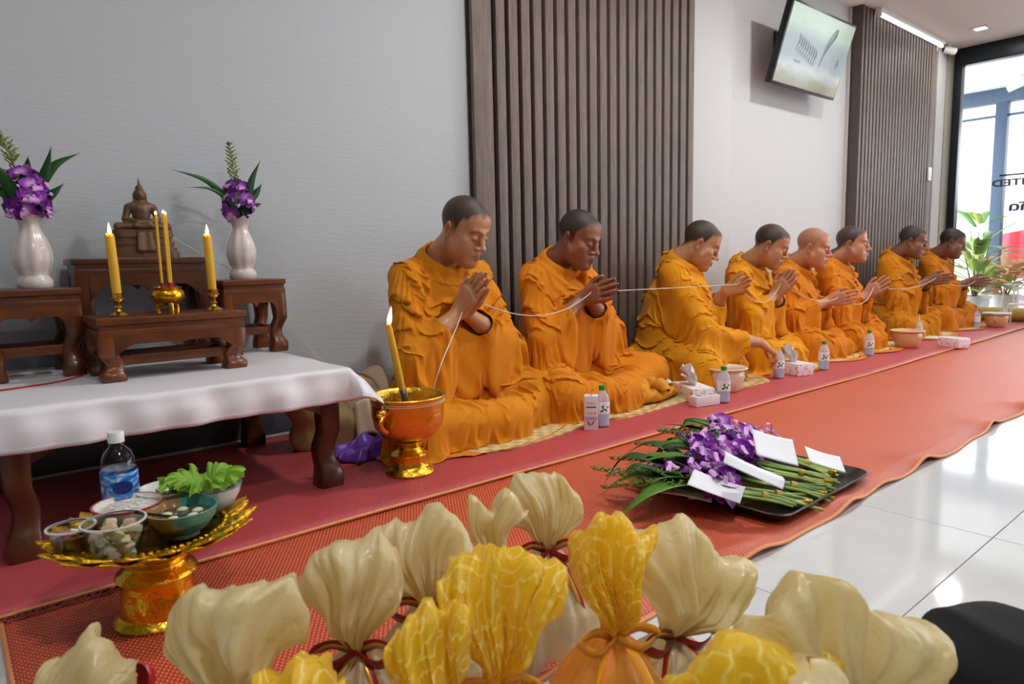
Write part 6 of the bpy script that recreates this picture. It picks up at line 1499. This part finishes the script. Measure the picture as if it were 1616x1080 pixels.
    bag('c', (0.563, 0.293, 0.116), FC+.35, .125, 0.854, .034, 'cream gift bag at the bottom edge in front of the largest one', 13, tilt=.55, curl=.1, crest=.2, npl=4, group=g1, bow=False)
    bag('y', (0.251, 0.664, 0.113), FC, .110, .60, .028, 'yellow lace gift bag at the lower left in front of the cream ones', 21, tilt=-.02, curl=.1, crest=.15, npl=7, group=g2)
    bag('y', (0.396, 0.609, 0.108), FC, .140, .42, .026, 'yellow lace gift bag with a single tall peak', 22, tilt=-.06, curl=.1, crest=.3, npl=5, group=g2)
    bag('y', (0.483, 0.624, 0.126), FC+.1, .165, 0.609, .034, 'yellow lace gift bag in the middle with swirling folds', 23, tilt=.08, curl=.15, crest=.25, npl=7, group=g2)
    bag('y', (0.654, 0.583, 0.142), FC+.2, .150, 0.520, .028, 'yellow lace gift bag with an orange bow beside the broad cream fan', 25, tilt=-.04, curl=.05, crest=.15, npl=7, group=g2)
    bag('y', (0.600, 0.350, 0.114), FC+.3, .150, 1.25, .034, 'yellow lace gift bag at the bottom edge right of centre', 27, tilt=.05, curl=.1, crest=.1, npl=8, group=g2)
    # red cap, small bottle, white plastic bag, knee of a seated person
    t = thing('red_cup', 'little red plastic cup tipped over beside the leftmost cream gift bag', 'cup', (.178, 1.085, .034)); t.rotation_euler = (math.radians(58), 0, math.radians(-35))
    RP = mat('red_cap_plastic', rgb(176, 22, 26), .3)
    MB().lathe([(0, .0), (.020, .0), (.024, .004), (.026, .030), (.0275, .032), (.0255, .033), (.022, .006), (0, .003)], 32).build('shell', RP, t, angle=60); MB().lathe([(.0262, .026), (.028, .028), (.0262, .030)], 32).build('ring', RP, t)
    t = thing('small_jar', 'little brown jar with a white label and dark cap on the orange mat', 'jar', (.268, 1.045, .0075), math.radians(60)); 
    MB().lathe([(0, 0), (.016, 0), (.018, .003), (.018, .052), (.013, .062), (0, .062)], 28).build('jar', mat('amber_jar', rgb(150, 104, 34), .15, coat=.5), t)
    MB().lathe([(0, .074), (.0145, .074), (.0152, .072), (.0152, .060), (0, .060)], 28).build('cap', mat('dark_brown_cap', rgb(44, 32, 24), .4), t)
    MB().grid(lambda u, v: (.0184*math.cos(2.2+u*2.2), .0184*math.sin(2.2+u*2.2), .008+.036*v), 14, 3).build('label', mat('white_paper_label', rgb(232, 234, 238), .4), t, angle=180)
    t = MB().grid(lambda u, v: (-.03+.058*u, 1.075+.21*v, .012+.055*math.sin(PI*v)*(1-u**3)+.008*math.sin(v*19+u*5)*(1-u)), 16, 36).build('white_plastic_bag', mat('white_film', rgb(214, 214, 218), .4, var=(20, .05)), None, angle=180, solid=.002)
    tag(t, 'white plastic bag poking in at the lower left edge, with a black print', 'bag')
    MB().box((.012, 1.135, .063), (.010, .012, .003), bev=.001).build('black_print', mat('black_print', rgb(20, 20, 20), .5), t)
build_bags()
def build_knee():
    """person sitting cross-legged just outside the picture: only one knee in dark trousers shows"""
    t = thing('person', 'seated person in black trousers, only a bent knee showing at the lower right', 'person', (1.04, -.095, 0), math.radians(-60))
    ops = [cap((.0, -.10, .11), (-.30, .16, .078), .100, .064, .05), cap((-.30, .16, .075), (.02, .24, .06), .060, .05, .04), cap((0, -.10, .12), (.30, .10, .11), .10, .075, .05), cap((.30, .10, .10), (.02, .20, .06), .07, .05, .04),
           cap((0, -.18, .10), (0, -.16, .48), .16, .15, .06), cap((-.13, -.16, .52), (.13, -.16, .52), .07, .07, .05)]
    ops += [cap((0, -.15, .56), (0, -.13, .66), .05, .05, .03)]
    hd = xf(head_ops(), T(0, -.10, .72) @ Matrix.Scale(.93, 4)); 
    for s in (-1, 1): ops += [cap((s*.19, -.16, .50), (s*.25, -.06, .28), .055, .045, .03), cap((s*.25, -.06, .28), (s*.12, .03, .23), .042, .03, .02)]
    for s in (-1, 1): ops += xf(hand_ops() if s > 0 else xf_mirror(hand_ops()), frame((-.75*s, .45, -.3), (0, .4, .9), Vector((s*.12, .035, .23))))
    V, Q = sdf_mesh(hd+ops, (-.46, -.42, 0), (.46, .45, .9), .006, .001, 1)
    quad_object('body', V, Q, mat('skin_plain', rgb(180, 128, 98), .5), t)
    hm_ = T(0, -.10, .72) @ Matrix.Scale(.93, 4)
    HV, HQ = sdf_mesh(xf([ell((0, -.022, .050), (.083, .100, .092), .02), sub(ell((0, .100, -.010), (.10, .085, .088), .01)), sub(ell((0, .02, -.085), (.10, .12, .075), .01))], hm_), (-.2, -.3, .55), (.2, .1, .95), .006, None, 2)
    quad_object('hair', HV, HQ, mat('short_black_hair', rgb(26, 24, 24), .6, bump=(220, .5)), t)
    to = [o for o in ops[:4]]; to = [(o[0], o[1], o[2], o[3]+.012, o[4]+.012, o[5]) for o in to]+[ell((-.30, .17, .08), (.085, .08, .065), .04)]
    V, Q = sdf_mesh(to, (-.46, -.3, 0), (.46, .4, .3), .007, .001, 2); N = vnormals(V, Q)
    V = V+N*((.006*(1-np.abs(np.sin(PI*(V[:, 0]*.8+V[:, 1]*.5+.02*snoise(V, 4, 3))/.055)))+.003*snoise(V, 6, 9))[:, None]); V[:, 2] = np.maximum(V[:, 2], .001)
    quad_object('trousers', V, Q, mat('black_trouser_cloth', rgb(18, 20, 26), .85, bump=(500, .1)), t)
    so = [(o[0], o[1], o[2], o[3]+.014, o[4]+.014, o[5]) for o in ops[4:6]]+[(o[0], o[1], o[2], o[3]+.014, o[4]+.016, o[5]) for o in ops[7:11] if o[3] > .05]
    V, Q = sdf_mesh(so, (-.46, -.45, .05), (.46, .3, .75), .009, .1, 2); quad_object('shirt', V, Q, mat('black_shirt_cloth', rgb(34, 35, 40), .8), t)
build_knee()
# ================================================================== OUTSIDE THE GLASS
def build_outside():
    PAVE = mat('pale_pavement', rgb(196, 192, 186), .8, var=(2, .08)); 
    tag(MB().box((19, -1, -.10), (22.8, 26, .12)).build('ground', PAVE, smooth=False), kind='structure')
    PC = mat('white_porch_paint', rgb(232, 230, 226), .7); STEEL = mat('blue_grey_steel', rgb(66, 82, 104), .5)
    tag(MB().box((9.1, -.9, 2.72), (3.1, 9.0, .10)).build('trim_7', PC, smooth=False), kind='structure')
    p = thing('porch_frame', 'blue grey steel porch post and beam outside the glass', 'porch frame', (10.5, 2.78, -.04))
    MB().box((0, 0, 1.32), (.13, .13, 2.64), bev=.006).build('post', STEEL, p); MB().box((0, -3.6, 1.32), (.13, .13, 2.64), bev=.006).build('post', STEEL, p)
    MB().box((0, -1.0, 2.62), (.14, 8.2, .17), bev=.006).build('beam', STEEL, p); MB().box((-.9, .92, 2.62), (1.9, .12, .17), bev=.006).build('beam', STEEL, p)
    MB().box((0, -1.0, 2.38), (.05, 8.2, .03), bev=.004).build('rail', STEEL, p)
    r = thing('porch_roof', 'corrugated grey sheet roof beyond the porch beam', 'roof', (11.6, .5, 2.86)); 
    MB().grid(lambda u, v: ((u-.5)*2.0, (v-.5)*9, .16*(u-.5)+.014*math.sin(v*260)), 3, 480).build('sheet', mat('grey_roof_sheet', rgb(166, 158, 148), .6), r, angle=180, solid=.004)
    for k in range(4): MB().box((-.8+.5*k, 0, -.06-.0+.16*(-.4+.25*k)), (.05, 9, .07)).build('purlin', mat('rusty_steel', rgb(98, 84, 76), .7), r, smooth=False)
    s = thing('spotlight', 'small white spotlight under the porch ceiling', 'spotlight', (9.85, 2.49, 2.67)); WH = mat('white_enamel', rgb(238, 238, 236), .35)
    MB().lathe([(0, 0), (.05, 0), (.05, -.02), (.012, -.025), (.012, -.07), (0, -.07)], 20).build('mount', WH, s); MB().lathe([(0, -.09), (.04, -.09), (.046, .05), (.04, .06), (0, .06)], 22, T(0, .0, -.11) @ RX(math.radians(70))).build('head', WH, s)
    w_ = MB(); w_.box((21, -1, .95), (.2, 26, 1.9)); o = w_.build('boundary_wall', mat('white_boundary_wall', rgb(222, 220, 214), .8, var=(1.2, .12)), smooth=False); tag(o, 'long white boundary wall across the street', 'wall')
    # pale building far behind
    b = thing('building', 'pale building far behind the boundary wall with narrow slit vents', 'building', (30, 8, -.04)); MB().box((0, 0, 3.2), (5, 16, 6.4)).build('wall', mat('pale_building', rgb(236, 236, 236), .8), b, smooth=False)
    VG = mat('vent_grey', rgb(150, 152, 156), .7)
    for yy in (-1.6, -.9):
        for k in range(5): MB().box((-2.52, yy, 2.0+.16*k), (.06, .22, .08)).build('vent', VG, b, smooth=False)
    # croton and other plants by the glass
    G1 = mat('yellow_green_leaf', rgb(196, 208, 120), .45, var=(12, .3), transl=.35); G2 = mat('mid_green_leaf', rgb(136, 178, 104), .45, var=(12, .3), transl=.3); G3 = mat('salmon_leaf', rgb(236, 178, 146), .45, var=(12, .2), transl=.35); G4 = mat('cream_leaf', rgb(236, 232, 192), .45, var=(12, .2), transl=.35); POT = mat('white_pot', rgb(226, 224, 220), .4); ST = mat('woody_stem', rgb(112, 92, 66), .8)
    def plant(loc, label, mats, n, R, Hh, seed, long=.3, wd=.045):
        rnd = random.Random(seed); t = thing('potted_plant', label, 'plant', loc, 0, 'potted plants outside the glass')
        MB().lathe([(0, 0), (.10, 0), (.13, .20), (.145, .21), (.145, .235), (.12, .235), (.115, .2), (0, .19)], 28).build('pot', POT, t)
        for k in range(4): a = k*1.6; MB().tube([(0, 0, .18), (.04*math.cos(a), .04*math.sin(a), Hh*.45), (.10*math.cos(a)*R/.3, .10*math.sin(a)*R/.3, Hh*.8)], [.012, .009, .004], 8).build('stem', ST, t)
        for k in range(n):
            a = rnd.random()*2*PI; z0 = .25+(Hh-.35)*rnd.random(); rr = .05+.05*rnd.random(); L = long*rnd.uniform(.7, 1.2); up = rnd.uniform(-.15, .8)
            p0 = Vector((rr*math.cos(a), rr*math.sin(a), z0)); d = Vector((math.cos(a), math.sin(a), up)).normalized()
            BLADE([tuple(p0), tuple(p0+d*L*.5+Vector((0, 0, .02))), tuple(p0+d*L+Vector((0, 0, -.10*L)))], wd*rnd.uniform(.7, 1.2), mats[rnd.randrange(len(mats))], t)
    plant((8.05, 2.28, -.04), 'potted croton with yellow green and salmon leaves just outside the glass', [G1, G2, G3, G1], 46, .3, .80, 3)
    plant((8.45, 2.12, -.04), 'potted croton with large salmon and cream leaves beside the steel post', [G3, G4, G1, G3], 34, .3, .62, 5, .26, .06)
    plant((8.35, 1.80, -.04), 'potted plant with cream striped narrow leaves in front of the red car', [G4, G1, G4], 48, .3, .66, 8, .34, .022)
    plant((8.75, 2.45, -.04), 'tall potted plant with upright green leaves behind the crotons', [G2, G1, G2], 36, .3, 1.12, 11, .42, .04)
    for i, (x, y) in enumerate(((8.0, 1.92), (8.25, 2.42))):
        t = thing('plant_stand', ['white wire plant stand right of the crotons outside', 'white wire plant stand behind the crotons outside'][i], 'plant stand', (x, y, -.04), 0)
        for k in range(4): a = k*PI/2+.4; MB().tube([(.13*math.cos(a), .13*math.sin(a), 0), (.09*math.cos(a), .09*math.sin(a), .36)], .008, 8).build('leg', POT, t)
        MB().lathe([(.10, .35), (.11, .355), (.10, .365)], 24).build('ring', POT, t)
    # red car
    c = thing('car', 'bright red car parked beyond the plants outside the glass', 'car', (12.4, 1.15, -.04), math.radians(97)); RED = mat('red_car_paint', rgb(206, 62, 74), .25, coat=.8); GL = mat('dark_car_glass', rgb(30, 36, 42), .1, coat=.5); TY = mat('tyre_rubber', rgb(28, 28, 30), .8); AL = mat('alloy', rgb(180, 182, 186), .3, .8)
    prof = [(-2.0, .30), (-2.02, .62), (-1.80, .84), (-1.10, .92), (-.55, 1.38), (.15, 1.46), (.90, 1.40), (1.55, .98), (1.98, .90), (2.02, .55), (1.98, .30)]
    MB().prism([(x, z) for x, z in prof][::-1], 1.66, T(0, .83, 0) @ RX(PI/2)).build('body', RED, c, smooth=False)
    MB().prism([(-1.0, .94), (-.52, 1.34), (.12, 1.41), (.86, 1.36), (1.36, .98)][::-1], 1.68, T(0, .84, 0) @ RX(PI/2)).build('window', GL, c, smooth=False)
    for sx in (-1.25, 1.25):
        for sy in (-.80, .80):
            wv = MB().lathe([(.18, -.10), (.30, -.10), (.32, -.06), (.32, .06), (.30, .10), (.18, .10)], 32, T(sx, sy, .32) @ RX(PI/2)).build('wheel', TY, c); MB().lathe([(0, -.09), (.19, -.105), (.19, .105), (0, .09)], 24, T(sx, sy, .32) @ RX(PI/2)).build('hub', AL, wv)
    for sy in (-.55, .55): MB().ell((-1.93, sy, .70), (.10, .2, .08)).build('headlamp', AL, c)
build_outside()
